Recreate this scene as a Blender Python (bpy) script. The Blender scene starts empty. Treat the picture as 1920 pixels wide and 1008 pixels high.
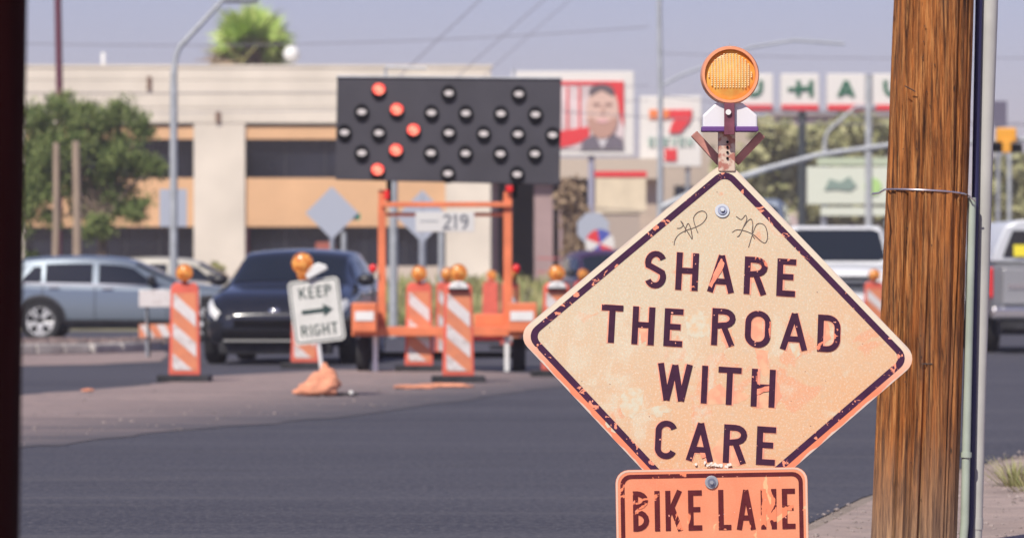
import bpy, bmesh, math, random
import numpy as np
from mathutils import Vector, Matrix
R = math.radians
random.seed(7); rng = np.random.default_rng(7)
SC = bpy.context.scene
COL = SC.collection

# ------------------------------------------------------------------ camera, sky, sun, exposure
F = 5200.0          # focal length in pixels of the photograph
CX, HY = 600.0, 310.0   # image column straight ahead, image row of the horizon
H = 1.02            # camera height
cam_d = bpy.data.cameras.new('camera'); cam = bpy.data.objects.new('camera', cam_d); COL.objects.link(cam); SC.camera = cam
cam.location = (0, 0, H); cam.rotation_euler = (R(90), 0, 0)
cam_d.sensor_fit = 'HORIZONTAL'; cam_d.sensor_width = 36
FW, FX, FY = 1200.0, 600.0, 297.5      # frame width and frame centre in photograph pixels
cam_d.lens = F / FW * 36
cam_d.shift_x = (FX - CX) / FW
cam_d.shift_y = -(FY - HY) / FW
cam_d.clip_start = 0.1; cam_d.clip_end = 20000
cam_d.dof.use_dof = True; cam_d.dof.focus_distance = 14.25
cam_d.dof.aperture_fstop = cam_d.lens / 24.0
cam_d.dof.aperture_blades = 0

w = bpy.data.worlds.new('World'); SC.world = w; w.use_nodes = True
nt = w.node_tree; nt.nodes.clear()
sky = nt.nodes.new('ShaderNodeTexSky'); sky.sky_type = 'NISHITA'; sky.sun_disc = False
SUN_EL, SUN_AZ = 47.0, 205.0           # azimuth clockwise from +Y (camera looks along +Y)
sky.sun_elevation = R(SUN_EL); sky.sun_rotation = R(SUN_AZ)
sky.air_density = 1.0; sky.dust_density = 0.6; sky.ozone_density = 3.0
tint = nt.nodes.new('ShaderNodeMix'); tint.data_type = 'RGBA'; tint.blend_type = 'MULTIPLY'; tint.inputs[0].default_value = 1
tint.inputs[7].default_value = (0.68, 0.57, 0.74, 1)
bg = nt.nodes.new('ShaderNodeBackground'); bg.inputs[1].default_value = 0.105
wo = nt.nodes.new('ShaderNodeOutputWorld')
nt.links.new(sky.outputs[0], tint.inputs[6]); nt.links.new(tint.outputs[2], bg.inputs[0]); nt.links.new(bg.outputs[0], wo.inputs[0])
sl = bpy.data.lights.new('sun', 'SUN'); sl.energy = 3.85; sl.angle = R(0.5); sl.color = (1.0, 0.93, 0.81)
so = bpy.data.objects.new('sun', sl); COL.objects.link(so)
sd = Vector((math.sin(R(SUN_AZ)) * math.cos(R(SUN_EL)), math.cos(R(SUN_AZ)) * math.cos(R(SUN_EL)), math.sin(R(SUN_EL))))
so.rotation_euler = sd.to_track_quat('Z', 'Y').to_euler()
vs = SC.view_settings; vs.view_transform = 'Standard'; vs.look = 'None'; vs.gamma = 1; vs.use_curve_mapping = False
vs.exposure = 0.37
SC.cycles.use_denoising = True
SC.cycles.volume_bounces = 1

# ------------------------------------------------------------------ helpers
def P(px, py, Y):
    return Vector(((px - CX) / F * Y, Y, H - (py - HY) / F * Y))
def GY(py): return F * H / (py - HY)
def G(px, py):
    Y = GY(py); return Vector(((px - CX) / F * Y, Y, 0))

class MB:
    def __init__(s): s.v = []; s.f = []
    def add(s, vs_, fs):
        n = len(s.v); s.v += [tuple(v) for v in vs_]; s.f += [tuple(i + n for i in f) for f in fs]; return s
    def box(s, c, d, rz=0, m=None):
        hx, hy, hz = d[0] / 2, d[1] / 2, d[2] / 2
        vs_ = [Vector((x, y, z)) for x in (-hx, hx) for y in (-hy, hy) for z in (-hz, hz)]
        M = (m if m is not None else Matrix.Rotation(rz, 3, 'Z'))
        vs_ = [M @ v + Vector(c) for v in vs_]
        return s.add(vs_, [(0, 1, 3, 2), (4, 6, 7, 5), (0, 4, 5, 1), (2, 3, 7, 6), (0, 2, 6, 4), (1, 5, 7, 3)])
    def cyl(s, a, b, r0, r1=None, n=12, cap=True):
        a = Vector(a); b = Vector(b); r1 = r0 if r1 is None else r1
        q = (b - a).to_track_quat('Z', 'Y')
        ring = lambda c, r: [c + q @ Vector((r * math.cos(2 * math.pi * i / n), r * math.sin(2 * math.pi * i / n), 0)) for i in range(n)]
        fs = [(i, (i + 1) % n, n + (i + 1) % n, n + i) for i in range(n)]
        if cap: fs += [tuple(range(n - 1, -1, -1)), tuple(range(n, 2 * n))]
        return s.add(ring(a, r0) + ring(b, r1), fs)
    def tube(s, pts, r, n=8):
        pts = [Vector(p) for p in pts]; rs = r if isinstance(r, (list, tuple)) else [r] * len(pts)
        vs_ = []; up = Vector((0.13, -0.3, 0.95)).normalized(); N = len(pts)
        for i, p in enumerate(pts):
            t = (pts[min(i + 1, N - 1)] - pts[max(i - 1, 0)]).normalized()
            x = t.cross(up)
            if x.length < 0.1: x = t.cross(Vector((1, 0, 0)))
            x.normalize(); y = t.cross(x)
            vs_ += [p + (x * math.cos(2 * math.pi * k / n) + y * math.sin(2 * math.pi * k / n)) * rs[i] for k in range(n)]
        fs = [(i * n + k, i * n + (k + 1) % n, (i + 1) * n + (k + 1) % n, (i + 1) * n + k) for i in range(N - 1) for k in range(n)]
        fs += [tuple(range(n - 1, -1, -1)), tuple((N - 1) * n + k for k in range(n))]
        return s.add(vs_, fs)
    def prism(s, pts, y0, y1):          # outline in x,z; extruded along y
        n = len(pts)
        vs_ = [(x, y0, z) for x, z in pts] + [(x, y1, z) for x, z in pts]
        return s.add(vs_, [tuple(range(n)), tuple(range(2 * n - 1, n - 1, -1))] + [(i, n + i, n + (i + 1) % n, (i + 1) % n) for i in range(n)])
    def prism_x(s, pts, x0, x1):        # outline in y,z; extruded along x
        n = len(pts)
        vs_ = [(x0, y, z) for y, z in pts] + [(x1, y, z) for y, z in pts]
        return s.add(vs_, [tuple(range(n)), tuple(range(2 * n - 1, n - 1, -1))] + [(i, n + i, n + (i + 1) % n, (i + 1) % n) for i in range(n)])
    def slab(s, pts, z0, z1):
        n = len(pts)
        vs_ = [(x, y, z0) for x, y in pts] + [(x, y, z1) for x, y in pts]
        return s.add(vs_, [tuple(range(n)), tuple(range(2 * n - 1, n - 1, -1))] + [(i, n + i, n + (i + 1) % n, (i + 1) % n) for i in range(n)])
    def ball(s, c, r, n=12, m=8):
        c = Vector(c); rr = r if hasattr(r, '__len__') else (r, r, r); vs_ = []
        for j in range(1, m):
            t = math.pi * j / m
            vs_ += [c + Vector((rr[0] * math.sin(t) * math.cos(2 * math.pi * i / n), rr[1] * math.sin(t) * math.sin(2 * math.pi * i / n), rr[2] * math.cos(t))) for i in range(n)]
        T = len(vs_); vs_ += [c + Vector((0, 0, rr[2])), c - Vector((0, 0, rr[2]))]
        fs = [(j * n + i, (j + 1) * n + i, (j + 1) * n + (i + 1) % n, j * n + (i + 1) % n) for j in range(m - 2) for i in range(n)]
        fs += [(i, (i + 1) % n, T) for i in range(n)] + [((m - 2) * n + (i + 1) % n, (m - 2) * n + i, T + 1) for i in range(n)]
        return s.add(vs_, fs)
    def build(s, name, mat, parent=None, smooth=False, bevel=0, sub=0, off=None, fix=True):
        me = bpy.data.meshes.new(name)
        o3 = Vector(off) if off is not None else Vector((0, 0, 0))
        me.from_pydata([tuple(Vector(v) - o3) for v in s.v], [], s.f)
        if fix:
            bm = bmesh.new(); bm.from_mesh(me); bmesh.ops.recalc_face_normals(bm, faces=bm.faces); bm.to_mesh(me); bm.free()
        me.materials.append(mat); me.update()
        o = bpy.data.objects.new(name, me); COL.objects.link(o)
        if parent is not None: o.parent = parent
        if bevel:
            b = o.modifiers.new('b', 'BEVEL'); b.width = bevel; b.segments = 2; b.limit_method = 'ANGLE'; b.angle_limit = R(40)
        if sub:
            b = o.modifiers.new('s', 'SUBSURF'); b.levels = sub; b.render_levels = sub
        if smooth:
            for p in me.polygons: p.use_smooth = True
            try: me.set_sharp_from_angle(angle=R(42))
            except Exception: pass
        return o

def tag(o, label, cat=None, group=None):
    o['label'] = label
    if cat: o['category'] = cat
    if group: o['group'] = group
    return o
def thing(name, loc, label, cat, group=None, rz=0):
    o = bpy.data.objects.new(name, None); COL.objects.link(o); o.location = loc; o.rotation_euler = (0, 0, rz); o.empty_display_size = 0.2
    return tag(o, label, cat, group)
def struct(o, kind='structure'):
    o['kind'] = kind; return o
def copy_tree(o, parent=None):
    c = o.copy(); COL.objects.link(c)
    if parent is not None: c.parent = parent
    for ch in list(o.children): copy_tree(ch, c)
    return c

# ------------------------------------------------------------------ materials
MATS = {}
def mat(name, col, rough=0.6, metal=0.0, spec=0.5, var=0.0, vs_=3.0, emit=None, es=1.0, bump=0.0, bs=20.0, col2=None, stretch=None, trans=0.0, lo=0.35, hi=0.65, alpha=1.0):
    if name in MATS: return MATS[name]
    m = bpy.data.materials.new(name); m.use_nodes = True; n = m.node_tree; b = n.nodes['Principled BSDF']
    b.inputs['Base Color'].default_value = (*col, 1); b.inputs['Roughness'].default_value = rough; b.inputs['Metallic'].default_value = metal
    b.inputs['Specular IOR Level'].default_value = spec
    if trans: b.inputs['Transmission Weight'].default_value = trans
    if emit: b.inputs['Emission Color'].default_value = (*emit, 1); b.inputs['Emission Strength'].default_value = es
    if var or bump or col2:
        tc = n.nodes.new('ShaderNodeTexCoord'); mp = n.nodes.new('ShaderNodeMapping'); n.links.new(tc.outputs['Object'], mp.inputs[0])
        if stretch: mp.inputs['Scale'].default_value = stretch
        t = n.nodes.new('ShaderNodeTexNoise'); t.inputs['Scale'].default_value = vs_; t.inputs['Detail'].default_value = 6
        n.links.new(mp.outputs[0], t.inputs[0])
        rp = n.nodes.new('ShaderNodeMapRange'); rp.inputs[1].default_value = lo; rp.inputs[2].default_value = hi; n.links.new(t.outputs[0], rp.inputs[0])
        mx = n.nodes.new('ShaderNodeMix'); mx.data_type = 'RGBA'; n.links.new(rp.outputs[0], mx.inputs[0])
        c2 = col2 if col2 else tuple(min(1, c * (1 + var)) for c in col); c1 = col if col2 else tuple(c * (1 - var) for c in col)
        mx.inputs[6].default_value = (*c1, 1); mx.inputs[7].default_value = (*c2, 1); n.links.new(mx.outputs[2], b.inputs['Base Color'])
        if bump:
            t2 = n.nodes.new('ShaderNodeTexNoise'); t2.inputs['Scale'].default_value = bs; t2.inputs['Detail'].default_value = 5; n.links.new(mp.outputs[0], t2.inputs[0])
            bp = n.nodes.new('ShaderNodeBump'); bp.inputs['Strength'].default_value = bump; bp.inputs['Distance'].default_value = 0.02
            n.links.new(t2.outputs[0], bp.inputs['Height']); n.links.new(bp.outputs[0], b.inputs['Normal'])
    MATS[name] = m; return m

def node_mat(name):
    m = bpy.data.materials.new(name); m.use_nodes = True; n = m.node_tree
    tc = n.nodes.new('ShaderNodeTexCoord')
    return m, n, n.nodes['Principled BSDF'], tc
def nz(n, src, scale, detail=5, dist=0.0, rough=0.55):
    t = n.nodes.new('ShaderNodeTexNoise'); t.inputs['Scale'].default_value = scale; t.inputs['Detail'].default_value = detail
    t.inputs['Distortion'].default_value = dist; t.inputs['Roughness'].default_value = rough; n.links.new(src, t.inputs[0]); return t.outputs[0]
def rng_(n, src, a, b, c=0.0, d=1.0):
    r = n.nodes.new('ShaderNodeMapRange'); r.inputs[1].default_value = a; r.inputs[2].default_value = b; r.inputs[3].default_value = c; r.inputs[4].default_value = d
    n.links.new(src, r.inputs[0]); return r.outputs[0]
def mix(n, fac, a, b, bt='MIX'):
    x = n.nodes.new('ShaderNodeMix'); x.data_type = 'RGBA'; x.blend_type = bt
    if isinstance(fac, float): x.inputs[0].default_value = fac
    else: n.links.new(fac, x.inputs[0])
    for i, c in ((6, a), (7, b)):
        if isinstance(c, tuple): x.inputs[i].default_value = (*c, 1)
        else: n.links.new(c, x.inputs[i])
    return x.outputs[2]
def mth(n, op, a, b=None):
    x = n.nodes.new('ShaderNodeMath'); x.operation = op
    for i, c in ((0, a), (1, b)):
        if c is None: continue
        if isinstance(c, (int, float)): x.inputs[i].default_value = c
        else: n.links.new(c, x.inputs[i])
    return x.outputs[0]
def mapping(n, tc, scale):
    mp = n.nodes.new('ShaderNodeMapping'); n.links.new(tc.outputs['Object'], mp.inputs[0]); mp.inputs['Scale'].default_value = scale; return mp.outputs[0]
def bump(n, b, h, s, d=0.01):
    bp = n.nodes.new('ShaderNodeBump'); bp.inputs['Strength'].default_value = s; bp.inputs['Distance'].default_value = d
    n.links.new(h, bp.inputs['Height']); n.links.new(bp.outputs[0], b.inputs['Normal'])

# asphalt
ASPH, n, b, tc = node_mat('asphalt')
o_ = tc.outputs['Object']
big = nz(n, mapping(n, tc, (0.25, 0.9, 1)), 0.5, 4); fine = nz(n, mapping(n, tc, (1, .35, 1)), 34, 5, 0, .75); spk = nz(n, mapping(n, tc, (1, .4, 1)), 70, 2)
trk = nz(n, mapping(n, tc, (0.15, 2.0, 1)), 1.2, 3)
c = mix(n, rng_(n, big, .35, .7), (0.052, 0.052, 0.069), (0.078, 0.077, 0.096))
c = mix(n, rng_(n, trk, .55, .75), c, (0.098, 0.093, 0.104))
st = nz(n, mapping(n, tc, (.12, 3.2, 1)), .9, 6, .4); c = mix(n, rng_(n, st, .56, .8, 0, .3), c, (0.12, 0.112, 0.118)); dk_ = nz(n, mapping(n, tc, (.35, 1.2, 1)), 1.1, 4, .8); c = mix(n, rng_(n, dk_, .6, .75, 0, .5), c, (0.045, 0.045, 0.054))
c = mix(n, rng_(n, fine, .48, .62, 0, .75), c, (0.105, 0.100, 0.112)); c = mix(n, rng_(n, fine, .45, .34, 0, .7), c, (0.038, 0.038, 0.048)); c = mix(n, rng_(n, spk, .68, .74), c, (0.19, 0.18, 0.18))
n.links.new(c, b.inputs['Base Color']); b.inputs['Roughness'].default_value = .85; b.inputs['Specular IOR Level'].default_value = 0.25
bump(n, b, fine, .5)
# dirt
def dirt_mat(name, a1, a2, a3, fade=False):
    m, n, b, tc = node_mat(name); o_ = tc.outputs['Object']
    big = nz(n, mapping(n, tc, (0.6, 1.2, 1)), 0.8, 5); mid = nz(n, o_, 5, 5); fine = nz(n, o_, 45, 4); pb = nz(n, o_, 90, 2)
    c = mix(n, rng_(n, big, .35, .65), a1, a2); c = mix(n, rng_(n, mid, .4, .7, 0, .7), c, a3)
    c = mix(n, rng_(n, fine, .62, .75, 0, .6), c, (0.42, 0.38, 0.36)); c = mix(n, rng_(n, pb, .3, .4, .5, 0), c, (0.10, 0.085, 0.08))
    if fade:
        sp_ = n.nodes.new('ShaderNodeSeparateXYZ'); n.links.new(o_, sp_.inputs[0])
        d_ = mth(n, 'ADD', mth(n, 'MULTIPLY', mth(n, 'ADD', sp_.outputs[0], 2.98), -.9776), mth(n, 'MULTIPLY', mth(n, 'SUBTRACT', sp_.outputs[1], 26.8), .2109))
        w1 = nz(n, mapping(n, tc, (.5, 1.6, 1)), 1.1, 6, .3); w2 = nz(n, mapping(n, tc, (.12, 2.4, 1)), 1.0, 5)
        d_ = mth(n, 'ADD', d_, mth(n, 'MULTIPLY', mth(n, 'SUBTRACT', w1, .5), 2.4)); d_ = mth(n, 'ADD', d_, mth(n, 'MULTIPLY', mth(n, 'SUBTRACT', w2, .5), 2.0))
        c = mix(n, rng_(n, d_, -.2, 2.3), (0.105, 0.098, 0.112), c)
    n.links.new(c, b.inputs['Base Color']); b.inputs['Roughness'].default_value = .95; b.inputs['Specular IOR Level'].default_value = 0.1
    bump(n, b, mid, .8, .04); return m
DIRT = dirt_mat('dirt', (0.28, 0.215, 0.205), (0.36, 0.275, 0.255), (0.22, 0.18, 0.18))
MEDIAN = dirt_mat('median_dirt', (0.28, 0.215, 0.205), (0.36, 0.275, 0.255), (0.22, 0.18, 0.18), True)
GRAV = dirt_mat('gravel_dirt', (0.33, 0.255, 0.225), (0.43, 0.335, 0.30), (0.27, 0.22, 0.205))
GROUND = dirt_mat('desert_ground', (0.26, 0.21, 0.18), (0.33, 0.27, 0.23), (0.2, 0.17, 0.14))

CONC = mat('concrete', (0.30, 0.265, 0.255), .9, vs_=2.2, bump=.8, col2=(0.46, 0.43, 0.41))
BLACKR = mat('black_rubber', (0.02, 0.02, 0.024), .75, var=.5, vs_=6)
GALV = mat('galvanised', (0.36, 0.38, 0.42), .5, .35, var=.15, vs_=5)
GALV2 = mat('galvanised_pale', (0.42, 0.44, 0.46), .55, .2, var=.12, vs_=7)
RUST = mat('rusty_steel', (0.30, 0.095, 0.06), .75, .1, var=.35, vs_=18, col2=(0.45, 0.20, 0.15), bump=.4, bs=40)
WHITE = mat('white_paint', (0.74, 0.74, 0.72), .5, var=.06, vs_=6)
WHITER = mat('white_reflective', (0.68, 0.64, 0.63), .45, vs_=14, col2=(.48, .42, .40), lo=.48, hi=.75)
CREAM = mat('cream_stucco', (0.68, 0.62, 0.53), .9, var=.10, vs_=0.5)
PEACH = mat('peach_stucco', (0.68, 0.42, 0.235), .9, var=.08, vs_=0.6)
GLASS = mat('dark_glass', (0.012, 0.014, 0.022), .12, var=.6, vs_=.6)
CGLASS = mat('car_glass', (0.012, 0.016, 0.022), .06, spec=.6)
OR_PL = mat('orange_plastic', (0.70, 0.13, 0.085), .5, var=.1, vs_=8)
OR_SH = mat('orange_sheeting', (0.70, 0.245, 0.12), .45, vs_=9, col2=(.55, .20, .12), lo=.45, hi=.75)
OR_ST = mat('orange_steel', (0.72, 0.20, 0.085), .45, var=.1, vs_=4)
LENS = mat('amber_lens', (0.62, 0.17, 0.03), .25, vs_=28, col2=(0.85, 0.42, 0.10), lo=.45, hi=.6)
REDL = mat('red_lens', (0.75, 0.02, 0.02), .25)
BOARD = mat('board_black', (0.052, 0.050, 0.062), .75, var=.12, vs_=2)
HOODM = mat('lamp_hood_black', (0.006, 0.006, 0.008), .9, spec=.1)
INKG = mat('green_black_ink', (0.02, 0.05, 0.045), .6)
TYRE = mat('tyre_rubber', (0.018, 0.018, 0.02), .85)
RIM = mat('alloy_rim', (0.72, 0.72, 0.73), .35, .1)
CHROME = mat('chrome', (0.6, 0.6, 0.62), .15, .9)
HEADL = mat('headlight_glass', (0.75, 0.75, 0.72), .12, spec=.8)
LEAFS = []
def leaf_mat(name, a, b2):
    m, n, b, tc = node_mat(name)
    oi = n.nodes.new('ShaderNodeNewGeometry')
    c = mix(n, oi.outputs['Random Per Island'], a, b2); n.links.new(c, b.inputs['Base Color']); b.inputs['Roughness'].default_value = .7
    b.inputs['Specular IOR Level'].default_value = .25
    return m
LEAF = leaf_mat('leaf_green', (0.06, 0.11, 0.03), (0.28, 0.33, 0.11))
LEAFO = leaf_mat('leaf_olive', (0.24, 0.25, 0.11), (0.44, 0.42, 0.22))
PALM = leaf_mat('palm_leaf', (0.34, 0.52, 0.10), (0.62, 0.70, 0.24))
DRYL = leaf_mat('dry_leaf', (0.28, 0.20, 0.13), (0.42, 0.31, 0.20))
GRASS = leaf_mat('dry_grass', (0.20, 0.23, 0.08), (0.50, 0.45, 0.22))
BARK = mat('bark', (0.20, 0.15, 0.11), .9, var=.3, vs_=6, bump=.6)
BARKP = mat('pale_wood', (0.33, 0.25, 0.19), .9, var=.2, vs_=4, stretch=(6, 6, .5))

# ------------------------------------------------------------------ stroke lettering
def arc(cx, cy, rx, ry, a0, a1, n=10):
    return [(cx + rx * math.cos(R(a0 + (a1 - a0) * i / n)), cy + ry * math.sin(R(a0 + (a1 - a0) * i / n))) for i in range(n + 1)]
def glyph(ch, w, t):
    """centre-line strokes for a letter of height 1, width w, stroke t"""
    h = t / 2; x0, x1, y0, y1 = h, w - h, h, 1 - h; cx = w / 2; rx = (w - t) / 2
    q = .26
    if ch == 'S':
        return [arc(cx, 1 - h - .235, rx, .235, 25, 200, 10) + [(cx - rx * .55, .575), (cx + rx * .45, .475)] + arc(cx, h + .235, rx, .235, 30, -155, 11)]
    if ch == 'H': return [[(x0, 0), (x0, 1)], [(x1, 0), (x1, 1)], [(x0, .52), (x1, .52)]]
    if ch == 'A': return [[(h * .9, 0), (cx, 1 - h * .2)], [(w - h * .9, 0), (cx, 1 - h * .2)], [(w * .24, .29), (w * .76, .29)]]
    if ch == 'R': return [[(x0, 0), (x0, 1)], [(x0, y1)] + arc(x1 - .22, .76 - h * .3, .22, 1 - h - .76 + h * .3, 90, -90, 8) + [(x0, .52 - h * .0 + .0)], [(cx * 1.05, .50), (w - h, 0)]]
    if ch == 'E': return [[(x0, 0), (x0, 1)], [(x0, y1), (w, y1)], [(x0, .52), (w * .88, .52)], [(x0, y0), (w, y0)]]
    if ch == 'T': return [[(cx, 0), (cx, 1)], [(0, y1), (w, y1)]]
    if ch == 'O': return [arc(cx, 1 - h - rx, rx, rx, 0, 180, 12) + arc(cx, h + rx, rx, rx, 180, 360, 12) + [(x1, 1 - h - rx)]]
    if ch == 'D': return [[(x0, 0), (x0, 1)], [(x0, y1), (x1 - q, y1)] + arc(x1 - q, y1 - q, q, q, 90, 0, 6) + arc(x1 - q, y0 + q, q, q, 0, -90, 6) + [(x0, y0)]]
    if ch == 'W': return [[(h * .7, 1), (w * .28, h * .3)], [(w * .28, h * .3), (cx, .97)], [(cx, .97), (w * .72, h * .3)], [(w * .72, h * .3), (w - h * .7, 1)]]
    if ch == 'I': return [[(w / 2, 0), (w / 2, 1)]]
    if ch == 'C': return [arc(cx, 1 - h - rx, rx, rx, 20, 180, 12) + arc(cx, h + rx, rx, rx, 180, 340, 12)]
    if ch == 'G': return [arc(cx, 1 - h - rx, rx, rx, 20, 180, 12) + arc(cx, h + rx, rx, rx, 180, 360, 12) + [(x1, .45), (cx, .45)]]
    if ch == 'B': return [[(x0, 0), (x0, 1)], [(x0, y1)] + arc(x1 - .24, .77, .22, y1 - .77, 90, -90, 8) + [(x0, .53)], [(x0, .50)] + arc(x1 - .24, .27, .24, .27 - h, 90, -90, 8) + [(x0, y0)]]
    if ch == 'K': return [[(x0, 0), (x0, 1)], [(w - h, 1), (x0, .36)], [(w * .42, .55), (w - h * .8, 0)]]
    if ch == 'L': return [[(x0, 0), (x0, 1)], [(x0, y0), (w, y0)]]
    if ch == 'N': return [[(x0, 0), (x0, 1)], [(x1, 0), (x1, 1)], [(x0, 1 - h), (x1, h)]]
    if ch == 'P': return [[(x0, 0), (x0, 1)], [(x0, y1)] + arc(x1 - .24, .74, .24, y1 - .74, 90, -90, 8) + [(x0, .48)]]
    if ch == 'U': return [[(x0, 1), (x0, h + rx)] + arc(cx, h + rx, rx, rx, 180, 360, 12) + [(x1, 1)]]
    if ch == 'V': return [[(h * .8, 1), (cx, h * .3)], [(cx, h * .3), (w - h * .8, 1)]]
    if ch == '-': return [[(0, .5), (w, .5)]]
    if ch == '2': return [arc(cx, 1 - h - rx, rx, rx, 165, -35, 10) + [(x0, y0), (w, y0)]]
    if ch == '1': return [[(cx, 0), (cx, 1)], [(cx, 1 - h), (w * .1, .8)]]
    if ch == '9': return [arc(cx, 1 - h - rx, rx, rx, 0, 360, 16), [(x1, 1 - h - rx), (x1, .35), (w * .35, 0)]]
    return []
def stroke_poly(pts, t):
    pts = [Vector((p[0], p[1])) for p in pts]
    pts = [p for i, p in enumerate(pts) if i == 0 or (p - pts[i - 1]).length > 1e-5]
    L = []; Rr = []
    for i, p in enumerate(pts):
        d0 = (p - pts[i - 1]).normalized() if i > 0 else None
        d1 = (pts[i + 1] - p).normalized() if i < len(pts) - 1 else None
        d0 = d0 or d1; d1 = d1 or d0
        m = (d0 + d1)
        if m.length < 1e-4: m = d1.copy()
        m.normalize(); nn = Vector((-m.y, m.x)); k = max(.5, nn.dot(Vector((-d1.y, d1.x)))); off = nn * (t / 2 / k)
        L.append(p + off); Rr.append(p - off)
    return L, Rr
def text_mb(mb, s, x, z, hgt, widths, t, gap, y=0.0, th=.0012, squeeze=1.0):
    """letters in the x,z plane, front towards -y"""
    cx = x; k = 0
    for i, ch in enumerate(s):
        if ch == ' ': cx += widths.get(' ', .35) * hgt; continue
        wd = widths.get(ch, widths.get('*', .62))
        for st in glyph(ch, wd, t):
            L, Rr = stroke_poly(st, t); k += 1
            yy = y - th - (k % 5) * th * .15
            n0 = len(L)
            V = [(cx + p.x * hgt, yy, z + p.y * hgt) for p in L] + [(cx + p.x * hgt, yy, z + p.y * hgt) for p in Rr]
            V += [(a, y, c_) for a, _, c_ in V]
            fs = []
            for j in range(n0 - 1):
                fs.append((j, n0 + j, n0 + j + 1, j + 1))
                fs.append((2 * n0 + j, j, j + 1, 2 * n0 + j + 1)); fs.append((n0 + j, 3 * n0 + j, 3 * n0 + j + 1, n0 + j + 1))
            fs.append((0, 2 * n0, 3 * n0, n0)); fs.append((n0 - 1, 2 * n0 - 1, 4 * n0 - 1, 3 * n0 - 1))
            mb.add(V, fs)
        cx += (wd + gap) * hgt
    return cx
def text_w(s, widths, gap):
    return sum((widths.get(' ', .35) if ch == ' ' else widths.get(ch, widths.get('*', .62)) + gap) for ch in s) - gap
HW = {'*': .60, 'I': .16, 'W': .86, 'A': .74, 'E': .52, 'T': .60, 'O': .70, 'D': .62, 'S': .60, 'H': .62, 'R': .64, 'C': .60, ' ': .62, 'B': .6, 'K': .64, 'L': .5, 'N': .62, '1': .4}
def word(name, s, x0, x1, zb, zt, t, mat_, parent, y=0, th=.0012, gap=.2, off=None):
    hgt = zt - zb; w0 = text_w(s, HW, gap); k = (x1 - x0) / (w0 * hgt)
    W2 = {a: b_ * k for a, b_ in HW.items()}; W2['I'] = max(HW['I'] * k, t * .95) if 'I' in s else .16
    mb = MB(); text_mb(mb, s, x0, zb, hgt, W2, t, gap * k, y, th)
    o = mb.build(name, mat_, parent, off=off, fix=False); return o

def rrect(cx, cz, w, h, r, n=5):
    pts = []
    for (sx, sz, a) in ((1, 1, 0), (-1, 1, 90), (-1, -1, 180), (1, -1, 270)):
        pts += [(cx + sx * (w / 2 - r) + r * math.cos(R(a + 90 * i / n)), cz + sz * (h / 2 - r) + r * math.sin(R(a + 90 * i / n))) for i in range(n + 1)]
    return pts
def ring_prism(mb, outer, inner, y0, y1):
    n = len(outer)
    V = [(x, y0, z) for x, z in outer] + [(x, y0, z) for x, z in inner] + [(x, y1, z) for x, z in outer] + [(x, y1, z) for x, z in inner]
    fs = []
    for i in range(n):
        j = (i + 1) % n
        fs += [(i, j, n + j, n + i), (i, 2 * n + i, 2 * n + j, j), (n + i, n + j, 3 * n + j, 3 * n + i)]
    mb.add(V, fs)

exec_order = []
# ================================================================== THE SETTING
mb = MB(); S = 3000
mb.add([(-S, -200, 0), (S, -200, 0), (S, 6000, 0), (-S, 6000, 0)], [(0, 1, 2, 3)])
struct(mb.build('ground', GROUND))
# asphalt sheet (the street that crosses in front and the intersection beyond)
near = [G(1215, 512), G(1120, 533), G(1010, 566), G(940, 600)]
near2 = [Vector((0.35, 14.5, 0)), Vector((-.35, 11.5, 0)), Vector((-1.2, 8.0, 0)), Vector((-2.6, 2, 0)), Vector((-3.5, -6, 0))]
road = [Vector((40, 30.5, 0)), Vector((8, 28, 0))] + near + near2 + [Vector((-30, -6, 0)), Vector((-60, 60, 0)), Vector((-60, 88, 0)), Vector((60, 88, 0))]
def sheet(name, pts, z, m, sub=False):
    mb = MB(); mb.add([(p[0], p[1], z) for p in pts], [tuple(range(len(pts)))])
    o = mb.build(name, m); struct(o)
    bm = bmesh.new(); bm.from_mesh(o.data); bmesh.ops.triangulate(bm, faces=bm.faces); 
    for f in bm.faces:
        if f.normal.z < 0: f.normal_flip()
    bm.to_mesh(o.data); bm.free(); return o
sheet('road', road, .004, ASPH)
def wob(pts, a, n=6):
    out = []
    for i in range(len(pts)):
        p, q = pts[i], pts[(i + 1) % len(pts)]
        for k in range(n):
            v = p.lerp(q, k / n); out.append(Vector((v.x + random.uniform(-a, a) * (k > 0), v.y + random.uniform(-a, a) * 3 * (k > 0), 0)))
    return out
med = [G(-40, 512), G(21, 508), G(85, 503), G(192, 489), G(300, 481), G(400, 472), G(524, 455), G(640, 438), G(760, 430), G(770, 424), G(640, 421), G(560, 418), G(480, 416), G(400, 416), G(250, 424), G(190, 432), G(130, 438), G(22, 446), G(-40, 448)]
sheet('median_dirt', wob(med, .05), .008, MEDIAN)
shl = [G(-60, 414), G(22, 412), G(110, 410), G(190, 406), G(196, 398), G(190, 392), G(-60, 396)]
sheet('dirt_strip', wob(shl, .03), .008, DIRT)
# verge beyond the junction
# the near verge has a compacted gravel surface over the ground
verge = [p for p in [Vector((40, 30.2, 0)), Vector((8, 27.6, 0))]] + [Vector((p.x + .05, p.y - .15, 0)) for p in near + near2] + [Vector((40, -6, 0))]
sheet('gravel_verge', verge, .006, GRAV)

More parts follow.
